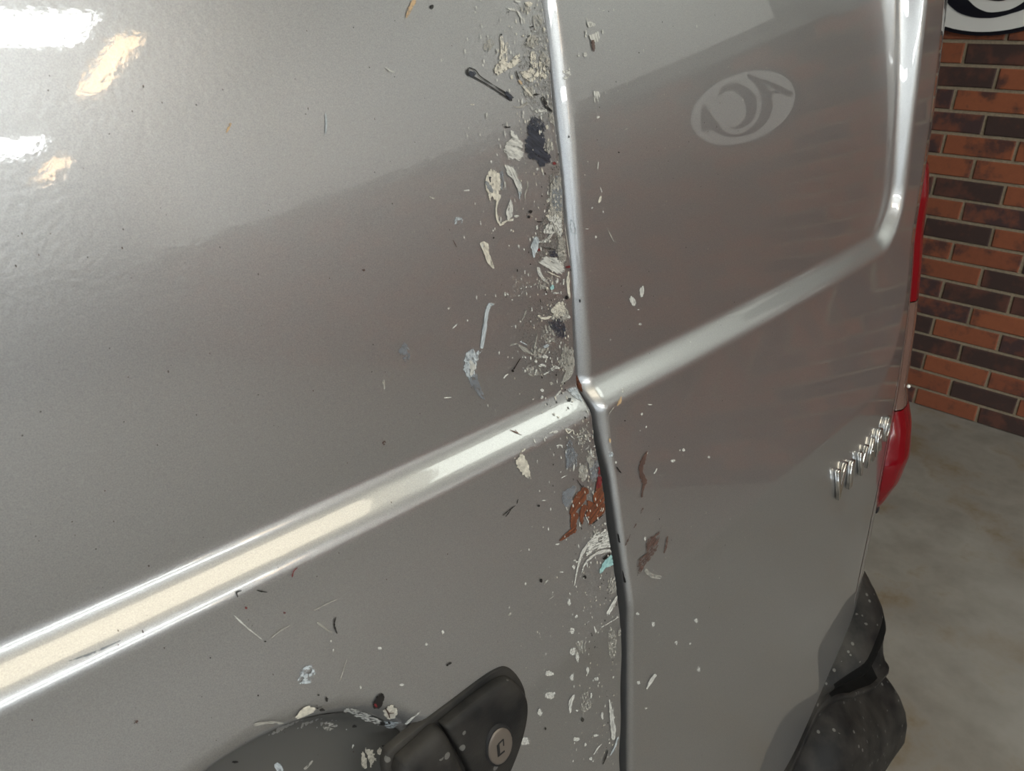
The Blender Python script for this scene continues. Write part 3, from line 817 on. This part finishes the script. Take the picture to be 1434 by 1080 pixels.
stroke('black', .95, B((765, 702), (800, 705), (848, 716)), [8/SA, 14/SA, 8/SA]); dots(B, SA, 'red', .9, [(738, 715, 14, 9), (840, 138, 14, 12), (930, 830, 20, 10)])
blob('white', .74, B((718, 795), (770, 752), (830, 762), (880, 780), (915, 835), (892, 885), (830, 868), (765, 828)), rad(28), 7, 2.6)
blob('navy', .5, B((790, 720), (850, 720), (870, 765), (820, 765)), None, 1, 1.5)
stroke('cream', .9, B((790, 860), (830, 880), (880, 900)), [8/SA, 10/SA, 6/SA])
stroke('white', .85, B((728, 832), (740, 875), (778, 928)), [20/SA, 30/SA, 18/SA]); dots(B, SA, 'teal', .8, [(824, 967, 16, 18)])
stroke('cream', .75, B((893, 30), (905, 180), (906, 330)), [8/SA, 10/SA, 8/SA]); stroke('cream', .85, B((914, 395), (916, 560), (930, 680), (942, 770)), [8/SA, 14/SA, 16/SA, 10/SA])
stroke('cream', .8, B((935, 860), (930, 940), (942, 1040)), [12/SA, 24/SA, 14/SA]); dots(B, SA, 'black', .9, [(928, 420, 8, 26), (950, 848, 8, 14), (920, 1035, 12, 12)])
dots(B, SA, 'white', .7, [(860, 920, 6, 22), (900, 935, 7, 26), (615, 975, 10, 6), (650, 965, 8, 6), (600, 1020, 8, 5), (680, 960, 6, 8), (555, 1050, 6, 6), (780, 1010, 6, 10), (850, 1005, 26, 6)])
# B right door
stroke('white', .9, B((1145, 295), (1158, 330)), [4/SA, 6/SA], side=1); stroke('cream', .9, B((1152, 355), (1142, 385), (1135, 402)), [12/SA, 20/SA, 10/SA], side=1)
stroke('white', .9, B((1133, 125), (1128, 178)), [8/SA, 10/SA, 5/SA], side=1); stroke('pale', .95, B((1193, 570), (1215, 620), (1240, 668)), [4/SA, 8/SA, 4/SA], side=1)
dots(B, SA, 'white', .85, [(1090, 435, 8, 10), (1060, 125, 8, 6), (1165, 462, 6, 8), (1115, 630, 9, 8), (1040, 215, 4, 10), (1080, 855, 5, 6), (1055, 575, 14, 4), (1100, 770, 4, 4)], 1)
blob('white', .8, B((1405, 985), (1425, 955), (1440, 965), (1438, 1015), (1418, 1038)), rad(80), 4, 2, 1); blob('white', .78, B((1335, 1040), (1358, 1022), (1385, 1055), (1382, 1090), (1358, 1090)), rad(80), 4, 2, 1)
stroke('bluewhite', .9, B((950, 515), (945, 560), (960, 605), (982, 600), (970, 540), (950, 515)), [8/SA, 9/SA, 10/SA, 10/SA, 8/SA, 8/SA], side=1)
stroke('white', .55, A((1240, 0+660), (1240, 700)), [3/SA, 4/SA], side=1)
# C : above the crossing
stroke('bluewhite', .98, Cz((335, 128), (312, 128), (295, 165), (283, 230), (270, 320), (256, 420)), [14/SA, 26/SA, 24/SA, 26/SA, 28/SA, 22/SA], 6, 3)
blob('bluewhite', .58, Cz((150, 440), (195, 405), (240, 440), (235, 510), (215, 600), (170, 640), (135, 590), (132, 510)), rad(70), 2, 2.4)
blob('bluegrey', .55, Cz((160, 600), (220, 580), (245, 660), (285, 770), (235, 745), (180, 680)), rad(60), 4, 2)
stroke('white', .7, Cz((175, 500), (195, 540), (185, 600)), [30/SA, 44/SA, 24/SA])
blob('cream', .72, Cz((708, 165), (770, 105), (820, 125), (812, 205), (740, 205)), rad(30), 1.2, 1.8); stroke('cream', .7, Cz((630, 200), (680, 218), (720, 205)), [14/SA, 24/SA, 14/SA])
blob('navy', .46, Cz((690, 235), (790, 205), (835, 340), (760, 355)), rad(60), 1.5, 1.4)
stroke('white', .6, Cz((810, 200), (850, 210)), [30/SA, 24/SA])
stroke('pale', .8, Cz((556, 160), (545, 195), (520, 240)), [12/SA, 14/SA, 6/SA]); stroke('pale', .95, Cz((627, 330), (615, 400), (610, 466)), [12/SA, 12/SA, 8/SA])
stroke('pale', .8, Cz((500, 395), (550, 430), (605, 465)), [16/SA, 32/SA, 10/SA]); stroke('pale', .6, Cz((445, 400), (495, 385)), [14/SA, 12/SA]); stroke('bluewhite', .6, Cz((510, 370), (560, 395)), [10/SA, 8/SA])
stroke('bluewhite', .9, Cz((672, 412), (692, 402), (706, 392)), [16/SA, 26/SA, 12/SA]); stroke('black', .98, Cz((515, 485), (490, 525), (470, 560)), [5/SA, 7/SA, 10/SA]); dots(Cz, SA, 'black', .98, [(464, 570, 9, 10), (842, 760, 14, 14), (825, 80, 8, 18)])
stroke('white', .95, Cz((400, 620), (415, 603), (432, 590)), [8/SA, 13/SA, 8/SA]); stroke('white', .9, Cz((640, 540), (665, 530), (690, 542)), [14/SA, 22/SA, 10/SA])
stroke('white', .92, Cz((722, 565), (745, 545), (778, 552)), [16/SA, 26/SA, 14/SA]); stroke('white', .9, Cz((672, 595), (690, 585), (710, 572)), [10/SA, 12/SA, 9/SA])
stroke('white', .85, Cz((60, 285), (80, 268), (92, 255)), [10/SA, 14/SA, 8/SA]); stroke('white', .8, Cz((5, 750), (55, 745)), [12/SA, 8/SA])
dots(Cz, SA, 'white', .9, [(785, 382, 8, 9), (655, 350, 5, 7), (620, 505, 12, 12), (548, 478, 8, 9), (530, 478, 6, 6), (545, 570, 9, 11), (620, 568, 8, 12), (605, 265, 5, 6), (585, 238, 5, 6), (485, 275, 6, 14), (515, 240, 6, 8), (455, 272, 5, 5), (600, 760, 5, 5), (35, 150, 8, 9), (715, 368, 10, 8), (660, 700, 12, 14), (660, 745, 10, 12), (680, 475, 20, 16)])
blob('pale', .64, Cz((858, 395), (878, 440), (878, 560), (840, 640), (785, 672), (815, 560), (835, 450)), rad(65), 2, 2)
stroke('white', .7, Cz((790, 650), (830, 620), (860, 560)), [14/SA, 20/SA, 24/SA]); stroke('white', .85, Cz((750, 745), (770, 720), (788, 700)), [8/SA, 16/SA, 8/SA]); blob('pale', .6, Cz((705, 650), (725, 638), (742, 655), (720, 668)))
blob('bluewhite', .62, Cz((820, 690), (880, 672), (905, 700), (940, 775), (885, 755)), rad(40), 2, 2)
stroke('rust', .85, Cz((445, 962), (480, 978), (525, 998)), [4/SA, 7/SA, 4/SA]); stroke('rust', .7, Cz((478, 962), (505, 990)), [5/SA, 4/SA])
blob('white', .6, Cz((700, 985), (750, 965), (775, 975), (730, 995)), rad(-20), 3, 2); stroke('cream', .85, Cz((815, 950), (835, 985), (865, 965), (875, 1000)), [8/SA, 10/SA, 9/SA, 6/SA])
stroke('red', .95, Cz((1000, 845), (1015, 855), (1030, 872)), [10/SA, 18/SA, 8/SA]); stroke('red', .9, Cz((1033, 890), (1040, 960), (1046, 1060)), [12/SA, 14/SA, 14/SA])
blob('cream', .6, Cz((995, 965), (1015, 950), (1032, 975), (1025, 1010), (1000, 990)), None, 1, 1.8)
blob('rust', 1.2, Cz((884, 590), (908, 625), (924, 665), (926, 720), (900, 715), (884, 650)), rad(80), 2, 2, 1, 'rust_spot')
stroke('tan', .9, Cz((1192, 742), (1180, 780), (1163, 802)), [8/SA, 22/SA, 8/SA], side=1); stroke('pale', .9, Cz((1105, 862), (1125, 835), (1145, 808)), [6/SA, 9/SA, 6/SA], side=1)
dots(Cz, SA, 'white', .8, [(1305, 160, 12, 5), (1318, 258, 10, 9), (1118, 362, 7, 8), (1328, 860, 9, 12), (1385, 795, 20, 5), (1358, 945, 8, 10)], 1); dots(Cz, SA, 'black', .85, [(1215, 903, 7, 5), (912, 100, 8, 14)], 1)
blob('white', .5, Cz((1180, 690), (1210, 680), (1200, 720)), None, 1, 2, 1)
# D : rust patch, leaf shape, teal spot
blob('cream', .98, D((193, 215), (215, 165), (240, 152), (262, 185), (285, 235), (296, 330), (278, 342), (235, 300), (205, 265)), None, 1, 6)
stroke('cream', .5, D((232, 160), (262, 135)), [14/SA, 10/SA]); stroke('brown', .98, D((210, 265), (230, 235), (248, 208)), [8/SA, 12/SA, 6/SA])
stroke('rust', .92, D((672, 398), (620, 480), (568, 580)), [50/SA, 84/SA, 36/SA], 7, 2.2); stroke('rust', .95, D((600, 560), (585, 620), (590, 700)), [52/SA, 44/SA, 34/SA], 6, 2.2)
stroke('rust', .92, D((600, 668), (545, 710), (490, 752)), [34/SA, 34/SA, 8/SA], 6, 2.2); stroke('rust', .92, D((665, 510), (640, 570), (642, 640)), [34/SA, 40/SA, 16/SA], 6, 2.2)
blob('rust', .94, D((712, 420), (768, 320), (788, 400), (806, 545), (760, 600), (700, 655), (668, 590), (672, 480), (715, 505)), rad(-52), 7, 2.2)
stroke('black', .8, D((605, 340), (630, 375), (645, 395)), [5/SA, 6/SA, 5/SA]); stroke('black', .7, D((632, 630), (640, 645)), [12/SA, 8/SA]); stroke('black', .7, D((690, 655), (730, 620), (800, 560)), [4/SA, 8/SA, 6/SA])
stroke('red', .6, D((765, 250), (770, 300), (745, 400)), [40/SA, 50/SA, 40/SA], 4, 2)
blob('bluegrey', .68, D((500, 425), (555, 385), (606, 372), (590, 450), (545, 540), (502, 500)), None, 1, 4); stroke('bluegrey', .52, D((560, 75), (560, 170), (540, 275)), [40/SA, 64/SA, 30/SA], 3, 2.5)
blob('pale', .62, D((612, 260), (650, 225), (680, 260), (680, 340), (640, 355), (615, 320)), rad(70), 2, 2.2); blob('bluegrey', .5, D((680, 230), (760, 190), (780, 300), (720, 360), (690, 330)), rad(-50), 3, 2)
for p, wd in ((((470, 115), (500, 110), (510, 130)), 14), (((450, 165), (452, 182)), 8), (((590, 240), (582, 290)), 12), (((700, 130), (705, 180), (735, 195)), 9), (((715, 120), (750, 110)), 10), (((560, 40), (590, 70)), 8), (((530, 0), (580, 12)), 16), (((680, 60), (690, 90)), 6), (((600, 60), (640, 50)), 6), (((530, 515), (545, 550)), 8), (((465, 775), (495, 770)), 12), (((665, 575), (690, 640)), 9), (((545, 310), (500, 330)), 8)):
    stroke('white', .8, D(*p), [wd*.6/SA, wd/SA, wd*.5/SA])
stroke('white', .75, D((835, 690), (720, 740), (650, 820), (615, 920), (588, 1062)), [10/SA, 20/SA, 22/SA, 14/SA, 6/SA], 5, 1.6); stroke('white', .8, D((845, 812), (760, 828), (690, 870), (655, 915), (640, 965)), [26/SA, 22/SA, 16/SA, 12/SA, 6/SA], 5, 1.6)
stroke('white', .65, D((835, 770), (740, 790), (670, 850)), [20/SA, 18/SA, 10/SA], 5, 1.4); blob('white', .50, D((720, 690), (830, 668), (842, 800), (720, 810), (660, 840), (672, 760)), rad(-25), 5, 1.5)
blob('teal', .98, D((755, 955), (775, 900), (820, 850), (848, 838), (862, 875), (855, 912), (800, 935), (768, 972)), None, 1, 4); stroke('black', .98, D((782, 875), (808, 855), (832, 835)), [14/SA, 24/SA, 8/SA])
dots(D, SA, 'white', .85, [(585, 925, 12, 14), (605, 890, 10, 8), (505, 960, 16, 5), (680, 832, 16, 8), (735, 770, 18, 7), (262, 1040, 6, 10), (820, 630, 10, 16), (795, 635, 8, 10), (865, 225, 14, 12), (385, 480, 14, 5), (430, 540, 6, 10)]); dots(D, SA, 'black', .8, [(368, 1018, 10, 12), (660, 990, 14, 12), (350, 515, 10, 10)])
for p in (((110, 582), (150, 550), (195, 515)), ((205, 505), (213, 470)), ((130, 590), (165, 545))): stroke('black', .75, D(*p), [5/SA, 8/SA, 5/SA])
stroke('white', .8, D((395, 1030), (412, 1008)), [9/SA, 7/SA]); stroke('pale', .8, D((215, 830), (245, 805)), [8/SA, 6/SA])
stroke('cream', .92, D((786, 335), (796, 440), (815, 570)), [9/SA, 13/SA, 9/SA])
# D right door
stroke('brown', .92, D((1078, 150), (1050, 215), (1035, 280), (1058, 350), (1068, 372)), [8/SA, 34/SA, 30/SA, 40/SA, 20/SA], 5, 2.4, 1); stroke('brown', .95, D((1058, 365), (1046, 420), (1042, 460)), [24/SA, 12/SA, 18/SA], side=1)
blob('brown', .62, D((1065, 760), (1110, 700), (1175, 670), (1165, 760), (1130, 840), (1060, 930), (1005, 1015), (1008, 890), (1070, 850)), rad(-48), 6, 2.6, 1); stroke('brown', .6, D((1212, 715), (1205, 780), (1190, 835)), [14/SA, 18/SA, 8/SA], side=1)
stroke('brown', .6, D((1050, 530), (1032, 570)), [16/SA, 14/SA], side=1); stroke('brown', .6, D((965, 705), (945, 750), (930, 785)), [6/SA, 10/SA, 12/SA], side=1); stroke('brown', .5, D((1005, 635), (990, 665)), [10/SA, 8/SA], side=1)
stroke('white', .95, D((1122, 302), (1135, 285), (1142, 268)), [8/SA, 13/SA, 8/SA], side=1); stroke('black', .8, D((872, 255), (890, 280), (905, 298)), [7/SA, 9/SA, 6/SA], side=1)
dots(D, SA, 'white', .75, [(1250, 215, 16, 12), (1320, 142, 14, 12), (1062, 735, 8, 16), (1372, 655, 6, 5), (868, 225, 8, 9), (1295, 145, 5, 7), (1490, 190, 9, 9)], 1)
stroke('pale', .5, D((1060, 940), (1110, 985), (1180, 995)), [40/SA, 40/SA, 20/SA], 4, 2, 1)
blob('black', .95, D((878, 690), (888, 715), (896, 765), (884, 750)), None, 1, 3, 1); blob('black', .95, D((903, 925), (918, 960), (935, 1035), (920, 1025), (904, 980)), None, 1, 3, 1)
blob('bluewhite', .5, D((818, 150), (850, 160), (845, 195), (822, 195)), None, 1, 2, 1); dots(D, SA, 'tan', .7, [(828, 80, 8, 18)], 1)
# E : below
SE = 3.857
dots(Ez, SE, 'white', .9, [(410, 242, 11, 10), (375, 120, 5, 8), (470, 532, 9, 22), (490, 670, 7, 16), (775, 838, 12, 10), (845, 870, 10, 8), (412, 750, 7, 8), (458, 935, 8, 12), (487, 1010, 9, 12), (135, 66, 7, 8), (840, 135, 5, 6), (515, 885, 16, 8), (550, 780, 8, 20), (610, 570, 6, 8)])
dots(Ez, SE, 'white', .68, [(370, 165, 14, 22), (386, 320, 16, 22), (388, 430, 20, 26), (385, 572, 12, 20), (262, 548, 28, 18), (268, 668, 34, 24), (212, 760, 16, 22), (120, 912, 40, 32), (410, 905, 20, 14), (520, 580, 12, 14), (415, 465, 10, 34)])
dots(Ez, SE, 'black', .85, [(220, 46, 9, 11), (445, 800, 8, 14), (243, 850, 6, 9), (456, 32, 10, 8)])
stroke('white', .8, Ez((398, 665), (378, 710), (376, 765)), [16/SE, 24/SE, 8/SE]); stroke('white', .97, Ez((587, 690), (600, 770), (608, 850), (610, 908)), [6/SE, 24/SE, 30/SE, 22/SE], 3, 4); stroke('bluewhite', .8, Ez((635, 890), (620, 940), (592, 995)), [10/SE, 12/SE, 6/SE])
stroke('white', .7, Ez((578, 230), (600, 190), (632, 130)), [24/SE, 22/SE, 12/SE]); stroke('white', .9, Ez((506, 298), (518, 330)), [8/SE, 14/SE]); stroke('white', .6, Ez((545, 302), (600, 270), (640, 245)), [5/SE, 6/SE, 4/SE]); blob('pale', .6, Ez((640, 300), (655, 310), (650, 350), (635, 345)))
stroke('white', .7, Ez((548, 930), (525, 955), (503, 990)), [5/SE, 10/SE, 6/SE]); stroke('black', .9, Ez((580, 965), (568, 1005), (553, 1042)), [7/SE, 10/SE, 5/SE]); stroke('cream', .95, Ez((655, 955), (657, 1000), (652, 1078)), [10/SE, 14/SE, 10/SE])
stroke('white', .7, Ez((412, 0), (405, 40), (398, 85)), [7/SE, 6/SE, 3/SE]); stroke('pale', .6, Ez((260, 45), (235, 70)), [8/SE, 6/SE]); stroke('pale', .6, Ez((290, 130), (262, 150)), [6/SE, 5/SE]); blob('pale', .55, Ez((30, 235), (55, 215), (60, 240)))
stroke('white', .97, Ez((788, 635), (810, 595), (838, 555)), [8/SE, 20/SE, 26/SE], 2, 4, 1); dots(Ez, SE, 'white', .6, [(740, 228, 12, 8), (1058, 265, 12, 16), (1070, 530, 10, 16), (950, 385, 10, 12), (1024, 390, 7, 8), (785, 738, 9, 6), (825, 285, 10, 20), (745, 600, 12, 12)], 1)
# F : around the handle
SF = 2.868
blob('cream', .99, Fz((437, 356), (455, 325), (485, 308), (518, 315), (512, 335), (480, 350), (450, 362)), None, 1, 6); dots(Fz, SF, 'black', .9, [(545, 325, 12, 8), (525, 318, 6, 4)])
blob('black', .99, Fz((742, 308), (765, 270), (785, 256), (798, 265), (792, 295), (772, 322), (752, 322)), None, 1, 5); stroke('red', .8, Fz((755, 300), (765, 315)), [10/SF, 8/SF])
blob('cream', .97, Fz((788, 325), (812, 306), (840, 312), (853, 338), (838, 362), (808, 365), (792, 348)), None, 1, 3); stroke('brown', .9, Fz((800, 320), (812, 340), (818, 360)), [6/SF, 8/SF, 5/SF]); stroke('brown', .8, Fz((815, 340), (835, 338)), [6/SF, 4/SF])
stroke('white', .55, Fz((640, 320), (700, 345), (780, 378)), [20/SF, 36/SF, 24/SF], 2, 2); blob('bluewhite', .5, Fz((790, 370), (850, 370), (840, 400), (800, 400)), None, 1, 1.8); dots(Fz, SF, 'black', .8, [(790, 382, 12, 9), (815, 378, 6, 6), (675, 392, 12, 6), (195, 535, 14, 6), (790, 470, 8, 5)])
stroke('white', .6, Fz((880, 385), (905, 360), (935, 335)), [14/SF, 10/SF, 6/SF]); stroke('pale', .7, Fz((270, 385), (330, 375), (390, 378)), [16/SF, 14/SF, 8/SF])
blob('cream', .74, Fz((700, 500), (725, 475), (760, 500), (752, 560), (705, 560)), None, 1, 3); blob('cream', .9, Fz((765, 490), (778, 476), (790, 490), (780, 506), (768, 504)), None, 1, 3)
blob('pale', .5, Fz((540, 400), (570, 372), (605, 385), (595, 405), (560, 415))); stroke('pale', .6, Fz((475, 565), (508, 530)), [14/SF, 10/SF]); stroke('bluewhite', .6, Fz((360, 540), (385, 574)), [30/SF, 30/SF]); stroke('white', .6, Fz((672, 465), (665, 480)), [8/SF, 6/SF])
dots(Fz, SF, 'white', .85, [(775, 78, 9, 7), (700, 235, 4, 8), (963, 63, 6, 6), (865, 225, 10, 5), (580, 48, 4, 5), (1030, 12, 6, 12), (640, 330, 10, 8)]); stroke('black', .7, Fz((1045, 150), (1065, 135)), [10/SF, 8/SF])
SG = 4.32
stroke('white', .85, Gz((290, 480), (330, 520), (400, 580), (462, 628)), [6/SG, 14/SG, 10/SG, 5/SG]); stroke('pale', .9, Gz((512, 622), (560, 580), (632, 538)), [8/SG, 12/SG, 4/SG]); stroke('pale', .85, Gz((765, 455), (840, 415), (925, 378)), [6/SG, 11/SG, 5/SG])
stroke('black', .7, Gz((335, 330), (305, 340), (312, 370)), [8/SG, 12/SG, 8/SG]); stroke('black', .8, Gz((425, 328), (455, 335), (492, 340)), [5/SG, 10/SG, 4/SG]); stroke('black', .8, Gz((905, 488), (895, 535), (912, 590)), [10/SG, 9/SG, 10/SG]); stroke('red', .6, Gz((672, 190), (648, 215), (640, 252)), [10/SG, 6/SG, 10/SG])
blob('bluewhite', .75, Gz((690, 880), (720, 868), (755, 875), (748, 892), (705, 895)), rad(0), 3, 2); blob('bluewhite', .42, Gz((660, 850), (700, 790), (790, 780), (780, 860), (690, 910)), None, 1, 3); stroke('pale', .8, Gz((972, 742), (950, 810), (928, 875)), [5/SG, 9/SG, 5/SG]); stroke('pale', .6, Gz((790, 520), (840, 560), (885, 582)), [22/SG, 16/SG, 14/SG])
dots(Gz, SG, 'red', .7, [(362, 435, 10, 9), (595, 465, 8, 8)]); dots(Gz, SG, 'black', .8, [(478, 638, 9, 5), (145, 737, 6, 5), (435, 965, 6, 6), (800, 962, 7, 6), (850, 990, 8, 16)]); dots(Gz, SG, 'white', .8, [(875, 636, 6, 8), (888, 690, 5, 14), (1052, 912, 6, 12)])
# stray marks on the upper left door
stroke('tan', .55, PX((580, 0), (572, 14), (568, 25)), [8, 7, 3]); stroke('white', .8, PX((539, 94), (545, 98), (552, 101)), [2, 3, 2]); stroke('tan', .5, PX((322, 172), (316, 186)), [5, 3]); stroke('bluewhite', .85, PX((455, 158), (456, 172), (455, 188)), [2, 3, 2])
blob('bluegrey', .5, PX((556, 485), (563, 478), (573, 484), (574, 500), (568, 508), (558, 500)), None, 1, 4); stroke('pale', .55, PX((535, 530), (538, 545)), [5, 3])
stroke('bluegrey', .5, PX((95, 925), (130, 913), (168, 896)), [2, 4, 2], 6, 3); dots(PX, 1, 'brown', .6, [(508, 378, 2.5, 2), (537, 620, 3, 4), (190, 1010, 4, 4)])
for (u, v, rx, ry, cl, cv) in ((735, 12, 9, 8, 'pale', .5), (752, 30, 8, 14, 'pale', .5), (745, 60, 10, 12, 'pale', .55), (757, 95, 9, 16, 'cream', .45), (742, 128, 12, 8, 'pale', .5),
    (772, 165, 6, 16, 'pale', .5), (768, 205, 8, 10, 'pale', .5), (780, 262, 9, 22, 'bluegrey', .6), (776, 300, 12, 14, 'cream', .45), (770, 322, 12, 10, 'white', .45), (786, 350, 8, 20, 'pale', .55),
    (760, 395, 16, 12, 'pale', .4), (785, 440, 14, 12, 'pale', .55), (770, 470, 16, 14, 'pale', .4), (752, 492, 14, 10, 'pale', .45), (790, 505, 10, 22, 'pale', .55), (745, 520, 14, 10, 'pale', .4),
    (815, 610, 14, 12, 'pale', .45), (800, 640, 10, 18, 'bluegrey', .5), (826, 640, 8, 16, 'pale', .5), (835, 760, 14, 20, 'pale', .4), (855, 900, 8, 24, 'pale', .45), (812, 905, 10, 14, 'pale', .4), (858, 820, 8, 18, 'pale', .45), (820, 985, 10, 18, 'pale', .4)):
    blob(cl, cv, [(u+rx*math.cos(t)*random.uniform(.6, 1.3), v+ry*math.sin(t)*random.uniform(.6, 1.3)) for t in np.linspace(0, 2*math.pi, 9, endpoint=False)], rad(random.uniform(40, 110)), 2.2, 1.8)
# fine spatter: countless specks, one mesh per door
def spatter(side, n, zone, col, smin, smax, lab):
    parent, fn = DOORS[side]; V2, E, Fc = [], [], []
    for _ in range(n):
        u, v = zone()
        c = np.array(on_door(u, v, fn)); r = random.uniform(smin, smax)/1000; k = 6; a0 = random.random()*6; st = random.uniform(1, 2.4)
        b = len(V2)
        V2.append(c); E.append(1)
        for i in range(k):
            a = a0+i/k*2*math.pi; rr = r*random.uniform(.6, 1.2)
            V2.append(c+np.array([math.cos(a)*rr, math.sin(a)*rr*st])); E.append(.6)
        for i in range(k): Fc.append((b, b+1+i, b+1+(i+1) % k))
    o = film(V2, E, Fc, col, 1.6, 0, 1, 3, fn, parent, 'paint_spatter'); tag(o, lab, None, None, 'stuff')
def edge_u(v): return float(np.interp(v, [0, 230, 400, 530, 575, 620, 700, 850, 1080], [768, 790, 798, 803, 828, 838, 848, 870, 868]))
def zl():
    v = random.uniform(0, 1075); return edge_u(v)-6-abs(random.gauss(0, 60)), v
def zl2():
    v = random.uniform(0, 1075); return edge_u(v)-6-abs(random.gauss(0, 28)), v
def zr():
    v = random.uniform(5, 900); return edge_u(v)+45+abs(random.gauss(0, 110)), v
spatter(0, 420, zl, 'white', .3, 1.05, 'fine pale paint spatter'); spatter(0, 300, zl2, 'cream', .25, .9, 'fine cream spatter by the edge'); spatter(0, 160, zl2, 'black', .25, .8, 'small dark chips')
spatter(0, 120, lambda: (random.uniform(20, 740), random.uniform(20, 1060)), 'brown', .15, .45, 'tiny dark pits')
spatter(1, 70, zr, 'white', .25, .8, 'fine pale specks'); spatter(1, 40, zr, 'black', .2, .6, 'fine dark specks')
